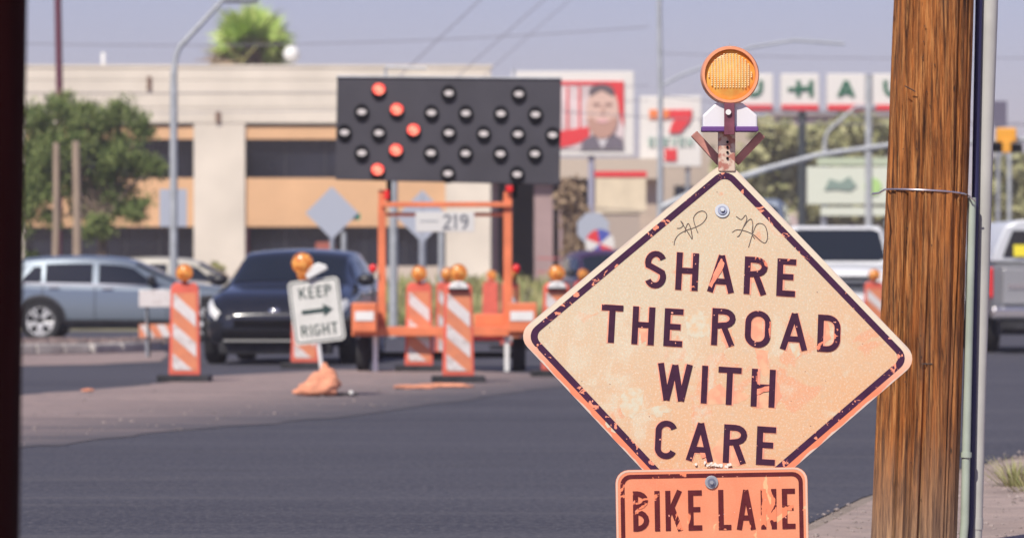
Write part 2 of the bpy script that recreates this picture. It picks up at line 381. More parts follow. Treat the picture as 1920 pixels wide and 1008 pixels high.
# broken median kerb, segment by segment
kr = thing('kerb', G(105, 396), 'weathered pale concrete kerb in front of the blue car', 'kerb')
kp = [(-60, 400), (-5, 399), (28, 398.5), (60, 398), (92, 397.5), (125, 396.5), (158, 395), (188, 393)]
for i in range(len(kp) - 1):
    a, c = G(*kp[i]), G(*kp[i + 1]); d = c - a; L = d.length - .012; mid = (a + c) / 2
    hgt = .15 + random.uniform(-.015, .02)
    mb = MB(); M = Matrix.Rotation(math.atan2(d.y, d.x), 3, 'Z')
    mb.box(mid + Vector((0, .25, hgt / 2)), (L, .45, hgt), m=M)
    mb.build('kerb_stone', CONC, kr, off=kr.location, bevel=.03)
mb = MB()
for i in range(1500):
    px = random.uniform(-20, 195); a = G(px, 397 - (px > 100) * (px - 100) * .03); s_ = random.uniform(.012, .05)
    mb.box(a + Vector((0, random.uniform(.03, 1.4), .13 + random.uniform(0, .06))), (s_ * 1.5, s_, s_), rz=random.random() * 3)
struct(mb.build('rubble', DIRT), 'stuff')
# loose stones on dirt and on the near verge
ico = bmesh.new(); bmesh.ops.create_icosphere(ico, subdivisions=1, radius=1); iv = [v.co.copy() for v in ico.verts]; iff = [tuple(v.index for v in f.verts) for f in ico.faces]; ico.free()
def stones(name, pts, smin, smax, m, z0=.008):
    mb = MB()
    for p in pts:
        s_ = smin + (smax - smin) * random.random() ** 3; q = Matrix.Rotation(random.random() * 6, 3, 'Z')
        k = Vector((s_ * random.uniform(.7, 1.3), s_ * random.uniform(.7, 1.3), s_ * .6))
        mb.add([q @ Vector((v.x * k.x, v.y * k.y, v.z * k.z)) + Vector((p[0], p[1], z0 + k.z * .4)) for v in iv], iff)
    o = mb.build(name, m, fix=False); struct(o, 'stuff'); return o
STONE = mat('pale_stone', (0.30, 0.25, 0.23), .9, var=.4, vs_=2)
pts = []
while len(pts) < 500:
    px, py = random.uniform(20, 640), random.uniform(425, 508)
    if py < 508 - (px - 20) * .11 and py > 447 - px * .06: pts.append(G(px, py))
stones('gravel', pts[:260], .006, .018, mat('brown_stone', (.24, .2, .19), .9, var=.4, vs_=2))
pts = []
while len(pts) < 14000:
    Y = 5.5 + 21 * random.random(); xe = 0.2 + (Y - 14.2) * .235
    x = xe + random.random() * 7.5 - .12 * random.random()
    if x < 7: pts.append((x, Y))
stones('gravel', pts, .003, .014, STONE, .006)

# weeds
def tuft(mb, c, n, h, spread, wd):
    for i in range(n):
        a = random.random() * 6.28; r = random.random() * spread; b0 = Vector(c) + Vector((math.cos(a) * r * .5, math.sin(a) * r * .5, 0))
        l = h * random.uniform(.5, 1); tip = b0 + Vector((math.cos(a) * r * 1.3, math.sin(a) * r * 1.3, l)); midp = b0.lerp(tip, .5) + Vector((0, 0, l * .15))
        sd_ = Vector((math.cos(a + 1.57), math.sin(a + 1.57), 0)) * wd
        mb.add([b0 - sd_, b0 + sd_, midp + sd_ * .7, midp - sd_ * .7, tip], [(0, 1, 2, 3), (3, 2, 4)])
def weed(px, py, h, lab, n=70):
    g = G(px, py); mb = MB(); tuft(mb, (0, 0, 0), n * 3, h, h * 1.3, .0028)
    o = mb.build('weed_tuft', GRASS, fix=False); o.location = g; tag(o, lab, 'weed', 'weeds on the roadside gravel')
weed(1190, 553, .16, 'yellow green weed tuft on gravel right of the grey pipe', 45)
weed(1212, 560, .17, 'smaller weed tuft beside the larger one at road edge', 30)

# grass bank beyond the junction
mb = MB()
for i in range(9000):
    px = random.uniform(-200, 2600); Y = random.uniform(88.5, 96); z = (Y - 88) / 8 * .9
    c = Vector(((px - CX) / F * Y, Y, z)); h = random.uniform(.12, .4); a = random.random() * 3.14; d = Vector((math.cos(a), math.sin(a), 0)) * .07
    mb.add([c - d, c + d, c + Vector((random.uniform(-.1, .1), random.uniform(-.1, .1), h))], [(0, 1, 2)])
struct(mb.build('bank_grass', GRASS, fix=False), 'stuff')
mb = MB(); mb.add([(-90, 88, 0.002), (90, 88, .002), (90, 96, .9), (-90, 96, .9), (90, 101, 0.0), (-90, 101, 0)], [(0, 1, 2, 3), (3, 2, 4, 5)])
BANKM = mat('bank_soil', (0.22, 0.20, 0.11), .95, var=.3, vs_=1)
struct(mb.build('bank', BANKM))

# far hills
mb = MB(); xs = np.linspace(-2500, 2500, 120); V = []
for x in xs:
    z = 45 + 22 * math.sin(x * .0031 + 1) + 16 * math.sin(x * .0083) + 8 * math.sin(x * .021 + 2)
    V += [(x, 4200, -1), (x, 4600, max(z, 12))]
mb.add(V, [(2 * i, 2 * i + 2, 2 * i + 3, 2 * i + 1) for i in range(len(xs) - 1)])
struct(mb.build('hills', mat('hill_rock', (0.22, 0.2, 0.24), .95, var=.2, vs_=.01), smooth=True))

# ================================================================== VEGETATION
def leaf_cloud(blobs, n, size):
    V = np.zeros((0, 3)); tot = sum(b_[3] * b_[4] for b_ in blobs); allc = []
    for (x, y, z, rx, rz) in blobs:
        k = int(n * rx * rz / tot)
        nsub = 16
        sd_ = rng.normal(size=(nsub, 3)); sd_ /= np.linalg.norm(sd_, axis=1)[:, None]; sd_ *= rng.uniform(.35, 1.0, nsub)[:, None]
        ii = rng.integers(0, nsub, k); d = rng.normal(size=(k, 3)) * rng.uniform(.16, .34, nsub)[ii][:, None]
        d = d + sd_[ii]
        allc.append(np.stack([x + d[:, 0] * rx, y + d[:, 1] * rx, z + d[:, 2] * rz], 1))
    c = np.concatenate(allc); k = len(c)
    u = rng.normal(size=(k, 3)); u /= np.linalg.norm(u, axis=1)[:, None]; v = np.cross(u, rng.normal(size=(k, 3))); v /= np.linalg.norm(v, axis=1)[:, None]
    s_ = size * rng.uniform(.5, 1.2, k)[:, None]
    pts_ = np.stack([c - u * s_, c + v * s_ * .55, c + u * s_, c - v * s_ * .55], 1).reshape(-1, 3)
    fs = np.arange(4 * k).reshape(-1, 4)
    return pts_.tolist(), fs.tolist()
def fast_mesh(name, V, Fs, m, parent=None):
    me = bpy.data.meshes.new(name); me.from_pydata(V, [], Fs); me.materials.append(m)
    o = bpy.data.objects.new(name, me); COL.objects.link(o)
    if parent: o.parent = parent
    return o
def tree(base, hgt, blobs, nl, size, m, label, group=None, trunk_r=.14, trunk_h=None, name='tree', lean=0):
    t = thing(name, base, label, 'tree', group)
    th = trunk_h or hgt * .45
    mb = MB(); mb.tube([(0, 0, 0), (lean * .3, 0, th * .35), (lean * .6, .05, th * .7), (lean, 0, th)], [trunk_r * 1.3, trunk_r, trunk_r * .85, trunk_r * .7], 10)
    for (x, y, z, rx, rz) in blobs:
        mb.tube([(lean * .8, 0, th * .8), ((lean + x) * .5, y * .5, (th + z) * .5), (x, y, z)], [trunk_r * .5, trunk_r * .3, .02], 6)
    mb.build('trunk', BARK, t, smooth=True, fix=False)
    V, Fs = leaf_cloud(blobs, nl, size); fast_mesh('crown', V, Fs, m, t)
    return t
def blobs_px(lst, Y, base):
    out = []
    for (px, py, r, rz) in lst:
        p = P(px, py, Y) - base; out.append((p.x, random.uniform(-1, 1) * r * Y / F * .6, p.z, r * Y / F, rz * Y / F))
    return out
# left tree
Yt = 98; base = Vector(((120 - CX) / F * Yt, Yt, .5))
bl = blobs_px([(50, 120, 25, 22), (75, 108, 22, 18), (105, 125, 30, 24), (140, 118, 24, 20), (165, 135, 14, 18), (45, 160, 26, 25), (85, 155, 30, 26), (130, 165, 34, 28), (165, 175, 22, 18), (185, 180, 14, 12), (50, 205, 24, 25), (90, 210, 28, 26), (125, 215, 30, 28), (155, 225, 24, 18), (112, 250, 20, 18), (60, 240, 16, 14), (30, 190, 22, 60)], Yt, base)
tree(base, 5, bl, 42000, .048, LEAF, 'leafy green tree in front of the cream building at far left', trunk_r=.13, trunk_h=2.2)
# two posts/trunks by the tree and the dark pole
for (px0, px1, top, wd, Y, nm, lab, m) in ((66, 89 - 25, 150, 9, 95, 'timber_post', 'bare wooden post before the tree, left one of two', BARKP), (89, 90, 148, 11, 95, 'timber_post', 'thicker bare wooden post before the tree, right one of two', BARKP)):
    a = Vector(((px1 - CX) / F * Y, Y, .7)); b_ = P(px0, top, Y); r_ = wd / 2 / F * Y
    mb = MB(); mb.tube([a, a.lerp(b_, .5) + Vector((.02, 0, 0)), b_], [r_, r_ * .95, r_ * .85], 10)
    o = mb.build(nm, m, smooth=True, off=a); o.location = a; tag(o, lab, 'post', 'wooden posts before the leafy tree')
Y = 92; a = P(69, 120, Y); a.z = 2.2; b_ = P(67.5, -40, Y); a0 = Vector((a.x, Y + 10.5, 0))
mb = MB(); base = Vector(((68 - CX) / F * 102, 102, 0)); mb.tube([base, P(70, 105, 102), P(67, -60, 102)], .085, 10)
o = mb.build('utility_pole', mat('plum_pole', (0.13, 0.035, 0.06), .8), smooth=True, off=base); o.location = base; tag(o, 'thin dark plum coloured utility pole rising behind the leafy tree', 'pole')

# palm behind the building
Yp = 150; base = P(293, 60, Yp); pt = thing('palm_tree', (base.x, Yp, 0), 'bright green fan palm top above the building roof', 'tree')
top = P(293, 30, Yp).z
mb = MB(); mb.tube([(0, 0, 0), (.1, 0, top * .5), (0, 0, top - .2)], [.35, .3, .28], 10); mb.build('trunk', BARKP, pt, smooth=True)
def fronds(n, L, droop, elmin, elmax, m, nm, zoff=0.0):
    mb = MB()
    for i in range(n):
        a = random.random() * 6.283; el = R(random.uniform(elmin, elmax)); l = L * random.uniform(.75, 1.15)
        d = Vector((math.cos(a) * math.cos(el), math.sin(a) * math.cos(el), math.sin(el))); c0 = Vector((0, 0, top + zoff)); hub = c0 + d * l * .42
        s_ = (d.cross(Vector((0, 0, 1))) + Vector((random.gauss(0, .4), random.gauss(0, .4), random.gauss(0, .7)))).normalized(); s_ = (s_ - d * s_.dot(d)).normalized(); nn_ = s_.cross(d)
        mb.add([c0 - s_ * .03, c0 + s_ * .03, hub + s_ * .02, hub - s_ * .02], [(0, 1, 2, 3)])
        for k in range(15):
            f = (k - 7) / 7; an = f * 1.5; dd = (d * math.cos(an) + s_ * math.sin(an)).normalized(); ll = l * (.66 - .14 * abs(f)) * random.uniform(.85, 1.1)
            tip = hub + dd * ll + Vector((0, 0, -droop * l * (.12 + abs(f) * .2))); w_ = dd.cross(nn_).normalized() * .05; mm = hub.lerp(tip, .5)
            mb.add([hub, mm - w_, tip, mm + w_], [(0, 1, 2, 3)])
    o = mb.build(nm, m, pt, fix=False); return o
fronds(80, 1.6, .7, -12, 80, PALM, 'crown', -.15)
fronds(22, 1.7, .6, -35, 5, leaf_mat('palm_olive', (.26, .28, .10), (.42, .38, .16)), 'lower_fronds', -.15)
fronds(16, 2.0, .5, -62, -25, DRYL, 'dead_fronds', -.2)
# globe lamp over the roof
g = P(342, 46, 128); mb = MB(); mb.ball(g, .25); gl = thing('roof_globe', (g.x, g.y, P(0, 60, 128).z), 'small white ball beside the palm on the roof edge', 'globe')
mb.build('globe', WHITE, gl, smooth=True, off=gl.location); mb = MB(); mb.cyl((0, 0, -.1), (0, 0, g.z - gl.location.z - .2), .05); mb.build('stem', GALV, gl)

# olive trees behind on the right
def bgtree(px, Y, lst, n, size, lab, m=LEAFO, grp='hazy olive trees behind the shop signs'):
    base = Vector(((px - CX) / F * Y, Y, 0)); return tree(base, 6, blobs_px(lst, Y, base), n, size, m, lab, grp, trunk_r=.2, trunk_h=3)
bgtree(905, 165, [(880, 180, 34, 30), (905, 150, 30, 26), (930, 175, 30, 34), (895, 215, 40, 30), (870, 240, 30, 30)], 5000, .28, 'olive tree just right of the amber warning lamp')
bgtree(995, 170, [(975, 150, 30, 22), (1000, 135, 26, 18), (1020, 160, 34, 30), (985, 190, 40, 30), (1010, 225, 40, 34), (960, 225, 30, 30)], 6000, .28, 'olive tree behind the green and cream sign')
bgtree(1195, 165, [(1180, 200, 26, 30), (1205, 185, 28, 24), (1230, 200, 34, 34), (1190, 235, 34, 24), (1240, 240, 34, 28)], 5000, .28, 'olive tree behind the signal right of the wooden pole')
bgtree(1335, 175, [(1300, 235, 30, 26), (1330, 218, 26, 22), (1362, 240, 34, 26), (1325, 262, 50, 22)], 5000, .28, 'olive tree above the silver pickup')
bgtree(1480, 200, [(1450, 262, 26, 18), (1480, 250, 30, 18), (1515, 266, 34, 20)], 3500, .26, 'low olive tree right of the pickup')
bgtree(1660, 180, [(1600, 252, 44, 26), (1655, 228, 34, 30), (1690, 212, 22, 26), (1715, 250, 44, 30), (1640, 275, 60, 24)], 6000, .28, 'tall uneven olive tree far right of the pickup')
bgtree(1880, 210, [(1850, 262, 40, 20), (1890, 250, 34, 22), (1925, 268, 40, 20)], 3500, .28, 'rightmost olive tree on the horizon')
bgtree(672, 112, [(668, 215, 14, 22), (678, 245, 14, 24), (670, 270, 16, 18)], 2200, .12, 'brownish narrow tree below the billboard', m=DRYL, grp=None)
# low shrubs round the building
def shrub(px, py, r, Y, lab, m=GRASS):
    c = P(px, py, Y); base = Vector((c.x, Y, max(0, c.z - r * Y / F)))
    V, Fs = leaf_cloud([(0, 0, r * Y / F * .9, r * Y / F, r * Y / F)], 900, .07); o = fast_mesh('shrub', V, Fs, m); o.location = base; tag(o, lab, 'shrub', 'dry shrubs in front of the building')
shrub(252, 302, 11, 99, 'yellow green shrub between the cream pillar and the dark car')
shrub(38, 290, 9, 99, 'small shrub at the foot of the leafy tree', LEAF)
shrub(560, 322, 14, 97.5, 'green shrub seen through the arrow board frame')
shrub(618, 322, 16, 97.5, 'green shrub right of the arrow board frame')
shrub(425, 312, 10, 97.5, 'shrub behind the left trailer cabinet')

# ================================================================== OFFICE BUILDING
YB = 125.0
def bx(mb, x0, x1, y0, y1, Yf, dep):          # pixel rectangle at depth Yf, dep metres deep
    a = P(x0, y1, Yf); b2 = P(x1, y0, Yf)
    mb.box(((a.x + b2.x) / 2, Yf + dep / 2, (a.z + b2.z) / 2), (b2.x - a.x, dep, b2.z - a.z))
bo = P(300, 300, YB); bo.z = 0
bd = thing('office_building', bo, 'two storey cream building with peach bands and dark window strips', 'building')
def bpart(nm, m, rects, Yf, dep, parent=bd, bevel=0, lab=None):
    mb = MB()
    for r_ in rects: bx(mb, *r_, Yf, dep)
    o = mb.build(nm, m, parent, off=bo, bevel=bevel)
    if lab: o['label'] = lab
    return o
GYB = HY + H * F / YB
for (y0, y1) in ((62, 76), (76.6, 92), (92.6, 108), (108.6, 126.5)):
    bpart('wall_panel', CREAM, [(28 - 90, 575, y0, y1)], YB, .3)
bpart('coping', CREAM, [(-64, 577, 58.5, 61.8)], YB - .03, .5)
bpart('wall', CREAM, [(-64, 575, 62, GYB)], YB + .75, 12)
for (x0, x1) in ((227, 287), (522, 575), (-64, 28)):
    bpart('pillar', CREAM, [(x0, x1, 126.9, GYB)], YB + .02, .7)
for (x0, x1) in ((28.3, 226.7), (287.3, 521.7)):
    bpart('peach_band', PEACH, [(x0, x1, 131, 145.5)], YB + .12, .6)
    bpart('window_strip', GLASS, [(x0, x1, 145.8, 190.7)], YB + .45, .25)
    n_ = 5
    for k in range(1, n_):
        xx = x0 + (x1 - x0) * k / n_
        bpart('mullion', mat('dark_frame', (.03, .03, .035), .5), [(xx - .8, xx + .8, 146, 190.5)], YB + .42, .03)
    bpart('peach_band', PEACH, [(x0, x1, 191, 248)], YB + .12, .6)
    bpart('window_strip', GLASS, [(x0, x1, 248.3, 294)], YB + .45, .25)
    for k in range(1, n_):
        xx = x0 + (x1 - x0) * k / n_
        bpart('mullion', MATS['dark_frame'], [(xx - .8, xx + .8, 248.5, 293.8)], YB + .42, .03)
    bpart('base_wall', mat('base_stucco', (0.55, 0.47, 0.40), .9), [(x0, x1, 294.3, GYB)], YB + .3, .4)
bpart('door', mat('brick_red', (.35, .10, .07), .8), [(370, 392, 266, 293.8)], YB + .36, .05)
bpart('downpipe', mat('maroon', (.22, .06, .08), .7), [(287.5, 292, 249, 294)], YB + .3, .1)
bpart('lamp', mat('rust_fix', (.2, .12, .08), .6), [(252.5, 258, 113, 126)], YB - .07, .06)
bpart('lamp', MATS['rust_fix'], [(172, 177, 72, 88)], YB - .07, .06)
bpart('vent_pipe', WHITE, [(118.5, 123, 44, 58)], YB + 3, .15)
# right wing: mauve columns with dark recess
bo2 = P(620, 300, 127); bo2.z = 0; rw = thing('columned_building', bo2, 'low building with mauve columns and dark recesses behind the arrow board', 'building')
def rpart(nm, m, rects, Yf, dep):
    mb = MB()
    for r_ in rects: bx(mb, *r_, Yf, dep)
    return mb.build(nm, m, rw, off=bo2)
MAUV = mat('mauve_stucco', (.36, .26, .26), .9, var=.1, vs_=1)
rpart('fascia', mat('tan_stucco', (.52, .44, .36), .9), [(576, 775, 168, 192)], 126.4, 6)
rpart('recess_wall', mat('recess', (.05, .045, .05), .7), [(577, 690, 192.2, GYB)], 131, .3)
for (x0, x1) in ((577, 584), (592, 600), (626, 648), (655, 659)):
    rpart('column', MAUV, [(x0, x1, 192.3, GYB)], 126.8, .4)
rpart('wall', mat('tan_stucco2', (.5, .40, .32), .9, var=.15, vs_=.7), [(690, 775, 192.3, GYB)], 127, 4)
rpart('rail', mat('red_rail', (.45, .12, .12), .6), [(630, 690, 284, 286), (630, 690, 300, 302)], 121, .05)

# hazy tan buildings behind the signs
def block(x0, x1, y0, Y, dep, m, lab, wins=(), nm='low_building', grp=None):
    c = P((x0 + x1) / 2, 300, Y); c.z = 0; t = thing(nm, c, lab, 'building', grp); g = HY + H * F / Y
    mb = MB(); bx(mb, x0, x1, y0, g, Y, dep); mb.build('wall', m, t, off=c)
    mb = MB(); bx(mb, x0 - 2, x1 + 2, y0 - 3, y0 - .3, Y - .3, dep + .6); mb.build('roof', mat('roof_trim', (.35, .3, .28), .8), t, off=c)
    for r_ in wins:
        mb = MB(); bx(mb, *r_, Y - .08, .06); mb.build('window', GLASS, t, off=c)
    return t
block(778, 905, 122, 190, 20, mat('tan_far', (.46, .38, .30), .9, var=.1, vs_=.3), 'tan shop building behind the convenience store sign', [(790, 812, 200, 225), (880, 900, 200, 225)])
block(905, 1060, 118, 230, 20, mat('pink_far', (.50, .40, .38), .9), 'pale pinkish building behind the olive trees', [(940, 960, 150, 165)])
block(1240, 1420, 262, 240, 20, mat('tan_far2', (.48, .42, .36), .9), 'low tan building beyond the pickup', [(1260, 1290, 276, 292), (1310, 1340, 276, 292), (1360, 1390, 276, 292)])
block(1520, 1700, 268, 250, 20, mat('white_far', (.6, .57, .53), .9), 'low pale building right of the lone olive tree', [(1540, 1580, 282, 296), (1610, 1650, 282, 296)])
block(1750, 1960, 262, 245, 20, mat('tan_far3', (.42, .33, .27), .9), 'low brown building at the far right', [(1780, 1830, 278, 294), (1860, 1900, 278, 294)])

# ================================================================== SHOP SIGNS, POLES
def sign_root(px, Y, lab, cat='sign', nm='shop_sign', grp=None):
    c = P(px, 300, Y); c.z = 0; return thing(nm, c, lab, cat, grp), c
def rp(t, c, nm, m, rects, Y, dep, bevel=0):
    mb = MB()
    for r_ in rects: bx(mb, *r_, Y, dep)
    return mb.build(nm, m, t, off=c, bevel=bevel)
def poly(t, c, nm, m, pts, Y, th=.03):
    mb = MB(); mb.prism([(P(x, y, Y).x, P(x, y, Y).z) for x, y in pts], Y, Y + th); return mb.build(nm, m, t, off=c)
def ell(cx, cy, rx, ry, a0=0, a1=360, n=20): return [(cx + rx * math.cos(R(a0 + (a1 - a0) * i / n)), cy + ry * math.sin(R(a0 + (a1 - a0) * i / n))) for i in range(n + (a1 - a0 != 360))]
SW = mat('sign_white', (.72, .70, .66), .5); SR = mat('sign_red', (.70, .045, .05), .5); SG = mat('sign_green', (.02, .13, .07), .5); SO = mat('sign_orange', (.80, .22, .06), .5)
# billboard with a generic portrait
Y = 118; t, c = sign_root(693, Y, 'billboard with red border and a bearded man poster', 'billboard', 'billboard')
rp(t, c, 'poster_brow', MATS['poster_beard_dark'] if 'poster_beard_dark' in MATS else mat('poster_beard_dark', (.30, .17, .14), .6), [(695, 703, 103.5, 106), (709, 717, 103.5, 106)], Y - .115, .02)
rp(t, c, 'poster_nose', mat('poster_nose', (.54, .34, .27), .6), [(704.5, 708, 107, 117)], Y - .115, .02)
rp(t, c, 'frame', SW, [(600, 743, 66, 165)], Y, .35, .02)
rp(t, c, 'poster', mat('poster_white', (.66, .55, .55), .5, var=.15, vs_=2), [(603, 731, 77.5, 157)], Y - .04, .035)
rp(t, c, 'poster_red_band', SR, [(655, 731, 77.5, 82)], Y - .06, .02)
poly(t, c, 'poster_red_corner', SR, [(712, 82.1), (731, 82.1), (731, 132), (727, 120), (722, 95)], Y - .06, .02)
for xx in (664, 678): rp(t, c, 'poster_red_stripe', SR, [(xx, xx + 2.5, 84, 134)], Y - .06, .02)
poly(t, c, 'poster_red_base', SR, [(655, 136), (690, 131), (691, 145), (672, 152), (655, 156)], Y - .065, .02)
poly(t, c, 'poster_suit', mat('poster_suit', (.16, .14, .17), .5), [(680, 157), (684, 146), (697, 140), (705, 156), (716, 138), (729, 145), (731, 157)], Y - .07, .02)
poly(t, c, 'poster_shirt', mat('poster_shirt', (.6, .58, .6), .5), [(698, 141), (706, 157), (716, 139), (711, 134), (702, 134)], Y - .075, .015)
poly(t, c, 'poster_head', mat('poster_skin', (.66, .46, .38), .5), ell(706, 113, 19, 31), Y - .09, .02)
poly(t, c, 'poster_hair', mat('poster_hair', (.13, .10, .11), .5), ell(705, 90, 15, 9, 180, 360, 12) + [(719, 96), (705, 88), (691, 96)], Y - .1, .02)
poly(t, c, 'poster_beard', mat('poster_beard', (.48, .28, .22), .6), ell(706, 120, 18, 25, 5, 175, 16) + ell(706, 118, 12, 8, 170, 10, 10), Y - .1, .02)
poly(t, c, 'poster_mouth', mat('poster_mouth', (.72, .42, .42), .6), ell(706, 124, 7, 2.4), Y - .115, .02)
mb = MB(); mb.cyl((c.x, Y + .2, 0), P(693, 160, Y + .2), .085, n=12); mb.build('pole', mat('lilac_pole', (.34, .34, .44), .6), t, off=c, smooth=True)
# 7-ELEVEN
Y = 128; t, c = sign_root(790, Y, 'white convenience store sign with orange and red seven', 'sign')
rp(t, c, 'sign_box', SW, [(750, 822, 95, 178)], Y, .4, .03)
rp(t, c, 'seven_top', SO, [(761, 784, 111, 122)], Y - .05, .045)
rp(t, c, 'seven_top_end', SR, [(784.3, 811, 111, 121)], Y - .05, .045)
poly(t, c, 'seven_stem', SR, [(797, 112), (811, 112), (809, 124), (797, 138), (784, 138), (787, 128)], Y - .08, .06)
rp(t, c, 'seven_foot', SR, [(779, 793, 157, 171)], Y - .05, .045)
a = P(760, 154, Y); b_ = P(812, 143.5, Y)
word('lettering', 'ELEVEN', a.x, b_.x, a.z, b_.z, .2, mat('faded_green', (.35, .48, .42), .5), t, Y - .01, .03, off=c)
for px in (766, 806):
    mb = MB(); mb.cyl((P(px, 0, Y).x, Y + .2, 0), P(px, 178, Y + .2), .07, n=10); mb.build('support', GALV, t, off=c, smooth=True)
# row of lettered boxes
Y = 140; t, c = sign_root(940, Y, 'row of white lettered boxes with red stripes on tall dark poles', 'sign', 'pole_sign')
xs_ = [(861, 906, 'U'), (915, 960, '-H'), (969, 1014, 'A'), (1023, 1068, 'U'), (1077, 1122, 'L')]
for (x0, x1, s_) in xs_:
    o = rp(t, c, 'letter_box', SW, [(x0, x1, 69, 111)], Y, .4, .03)
    mb = MB(); bx(mb, x0 + 1, x1 - 1, 105, 111.5, Y - .05, .04); mb.build('red_stripe', SR, t, off=c)
    if s_ == '-H':
        a, b_ = P(933, 96, Y), P(953, 77, Y); word('letter', 'H', a.x, b_.x, a.z, b_.z, .26, SG, t, Y - .01, .03, off=c)
        mb = MB(); bx(mb, 923, 944, 85, 89, Y - .06, .03); mb.build('letter', SG, t, off=c)
    else:
        a, b_ = P(x0 + 12, 96, Y), P(x1 - 12, 77, Y); word('letter', s_, a.x, b_.x, a.z, b_.z, .26, SG, t, Y - .01, .03, off=c)
DKP = mat('dark_pole', (.04, .05, .055), .6)
for px, w_ in ((940, .13), (1095, .13)):
    mb = MB(); mb.cyl((P(px, 0, Y).x, Y + .2, 0), P(px, 111, Y + .2), w_, n=12); mb.build('pole', DKP, t, off=c, smooth=True)
mb = MB(); bx(mb, 858, 1124, 111.6, 114, Y + .1, .2); mb.build('rail', GALV, t, off=c)
# cream and green sign
Y = 110; t, c = sign_root(992, Y, 'cream roadside sign with faded green and grey graphic behind the mast arm', 'sign')
GW = mat('greenish_white', (.62, .66, .56), .5)
rp(t, c, 'sign_box', GW, [(946, 1052, 178, 222)], Y, .3, .02)
rp(t, c, 'top_strip', mat('pale_green', (.45, .52, .38), .6), [(958, 1045, 167, 176)], Y, .2)
rp(t, c, 'lower_strip', GW, [(962, 1046, 225, 235)], Y, .2)
poly(t, c, 'graphic', mat('grey_green', (.22, .30, .26), .6), [(966, 205), (972, 192), (985, 196), (995, 189), (1004, 200), (996, 206), (980, 204)], Y - .04, .03)
poly(t, c, 'graphic', mat('lime', (.40, .62, .22), .6), ell(1023, 201, 10, 10), Y - .04, .03)
for px in (965, 1040):
    mb = MB(); mb.cyl((P(px, 0, Y).x, Y + .15, 0), P(px, 170, Y + .15), .07, n=10); mb.build('post', GALV, t, off=c, smooth=True)
# cream low sign with red band
Y = 112; t, c = sign_root(727, Y, 'low cream shop sign with a red band on top', 'sign')
rp(t, c, 'sign_box', mat('cream_sign', (.68, .58, .42), .6, var=.08, vs_=2), [(698, 757, 190, 232)], Y, .4)
rp(t, c, 'red_band', SR, [(697, 758, 183, 189.6)], Y - .03, .45)
rp(t, c, 'foot', mat('tan_foot', (.4, .33, .28), .8), [(706, 750, 232.3, 358)], Y + .05, .3)
# round coloured sign and octagon
Y = 87; t, c = sign_root(703, Y, 'round red and blue wheel shaped sign low behind the sign post', 'sign', 'round_sign')
for k, m_ in enumerate((SR, mat('sign_blue', (.08, .10, .40), .5), SW, SR, MATS['sign_blue'], SW)):
    poly(t, c, 'segment', m_, [(703, 268)] + ell(703, 268, 17, 17, 60 * k + 20, 60 * k + 79, 6), Y + .002 * k, .04)
mb = MB(); mb.cyl((P(703, 0, Y).x, Y + .06, .9), (P(703, 0, Y).x, Y + .06, 1.9), .04); mb.build('post', GALV, t, off=c)
def sign_back(px, cy, r, Y, lab, n=4, nm='road_sign', rot=45, second=None, wpost=6, bottom=None):
    t, c = sign_root(px, Y, lab, 'sign', nm, 'road signs seen from behind')
    poly(t, c, 'sign_plate', mat('sign_back_grey', (.42, .45, .52), .5, .1), [(px + r * math.cos(R(rot + 45 + 360 * i / n)), cy + r * math.sin(R(rot + 45 + 360 * i / n))) for i in range(n)], Y, .02)
    mb = MB(); mb.cyl((c.x, Y + .06, 0), P(px, cy - r * .8, Y + .06), wpost / 2 / F * Y, n=10); mb.build('post', GALV, t, off=c, smooth=True)
    return t, c
sign_back(695, 250, 20, 90, 'grey octagon sign back below the billboard', 8, rot=-22.5)
t, c = sign_back(389, 232, 31, 75, 'grey diamond sign back left of the arrow board frame')
o = rp(t, c, 'small_green_plate', mat('green_plate', (.03, .42, .25), .5), [(409, 422, 232.5, 240)], 75.05, .02)
sign_back(495, 236, 31, 75, 'grey diamond sign back seen through the arrow board frame', wpost=9)
t, c = sign_root(202, 76, 'rectangular grey sign back behind the left street lamp pole', 'sign', 'road_sign', 'road signs seen from behind')
rp(t, c, 'sign_plate', MATS['sign_back_grey'], [(187, 219, 204, 248)], 76, .02); mb = MB(); mb.cyl((c.x, 76.06, 0), P(202, 206, 76.06), .035); mb.build('post', GALV, t, off=c)
for px, w_, lab in ((403, 6, 'thin grey post just right of the left diamond sign back'), (461, 10, 'thick grey post inside the left side of the arrow board frame'), (517, 7, 'grey post beside the second diamond sign back')):
    Y = 78; a = Vector(((px - CX) / F * Y, Y, 0)); mb = MB(); mb.cyl((0, 0, 0), (0, 0, P(0, 190 if w_ > 8 else 254, Y).z), w_ / 2 / F * Y, n=12)
    o = mb.build('steel_post', GALV2, smooth=True); o.location = a; tag(o, lab, 'post', 'grey steel posts by the median')

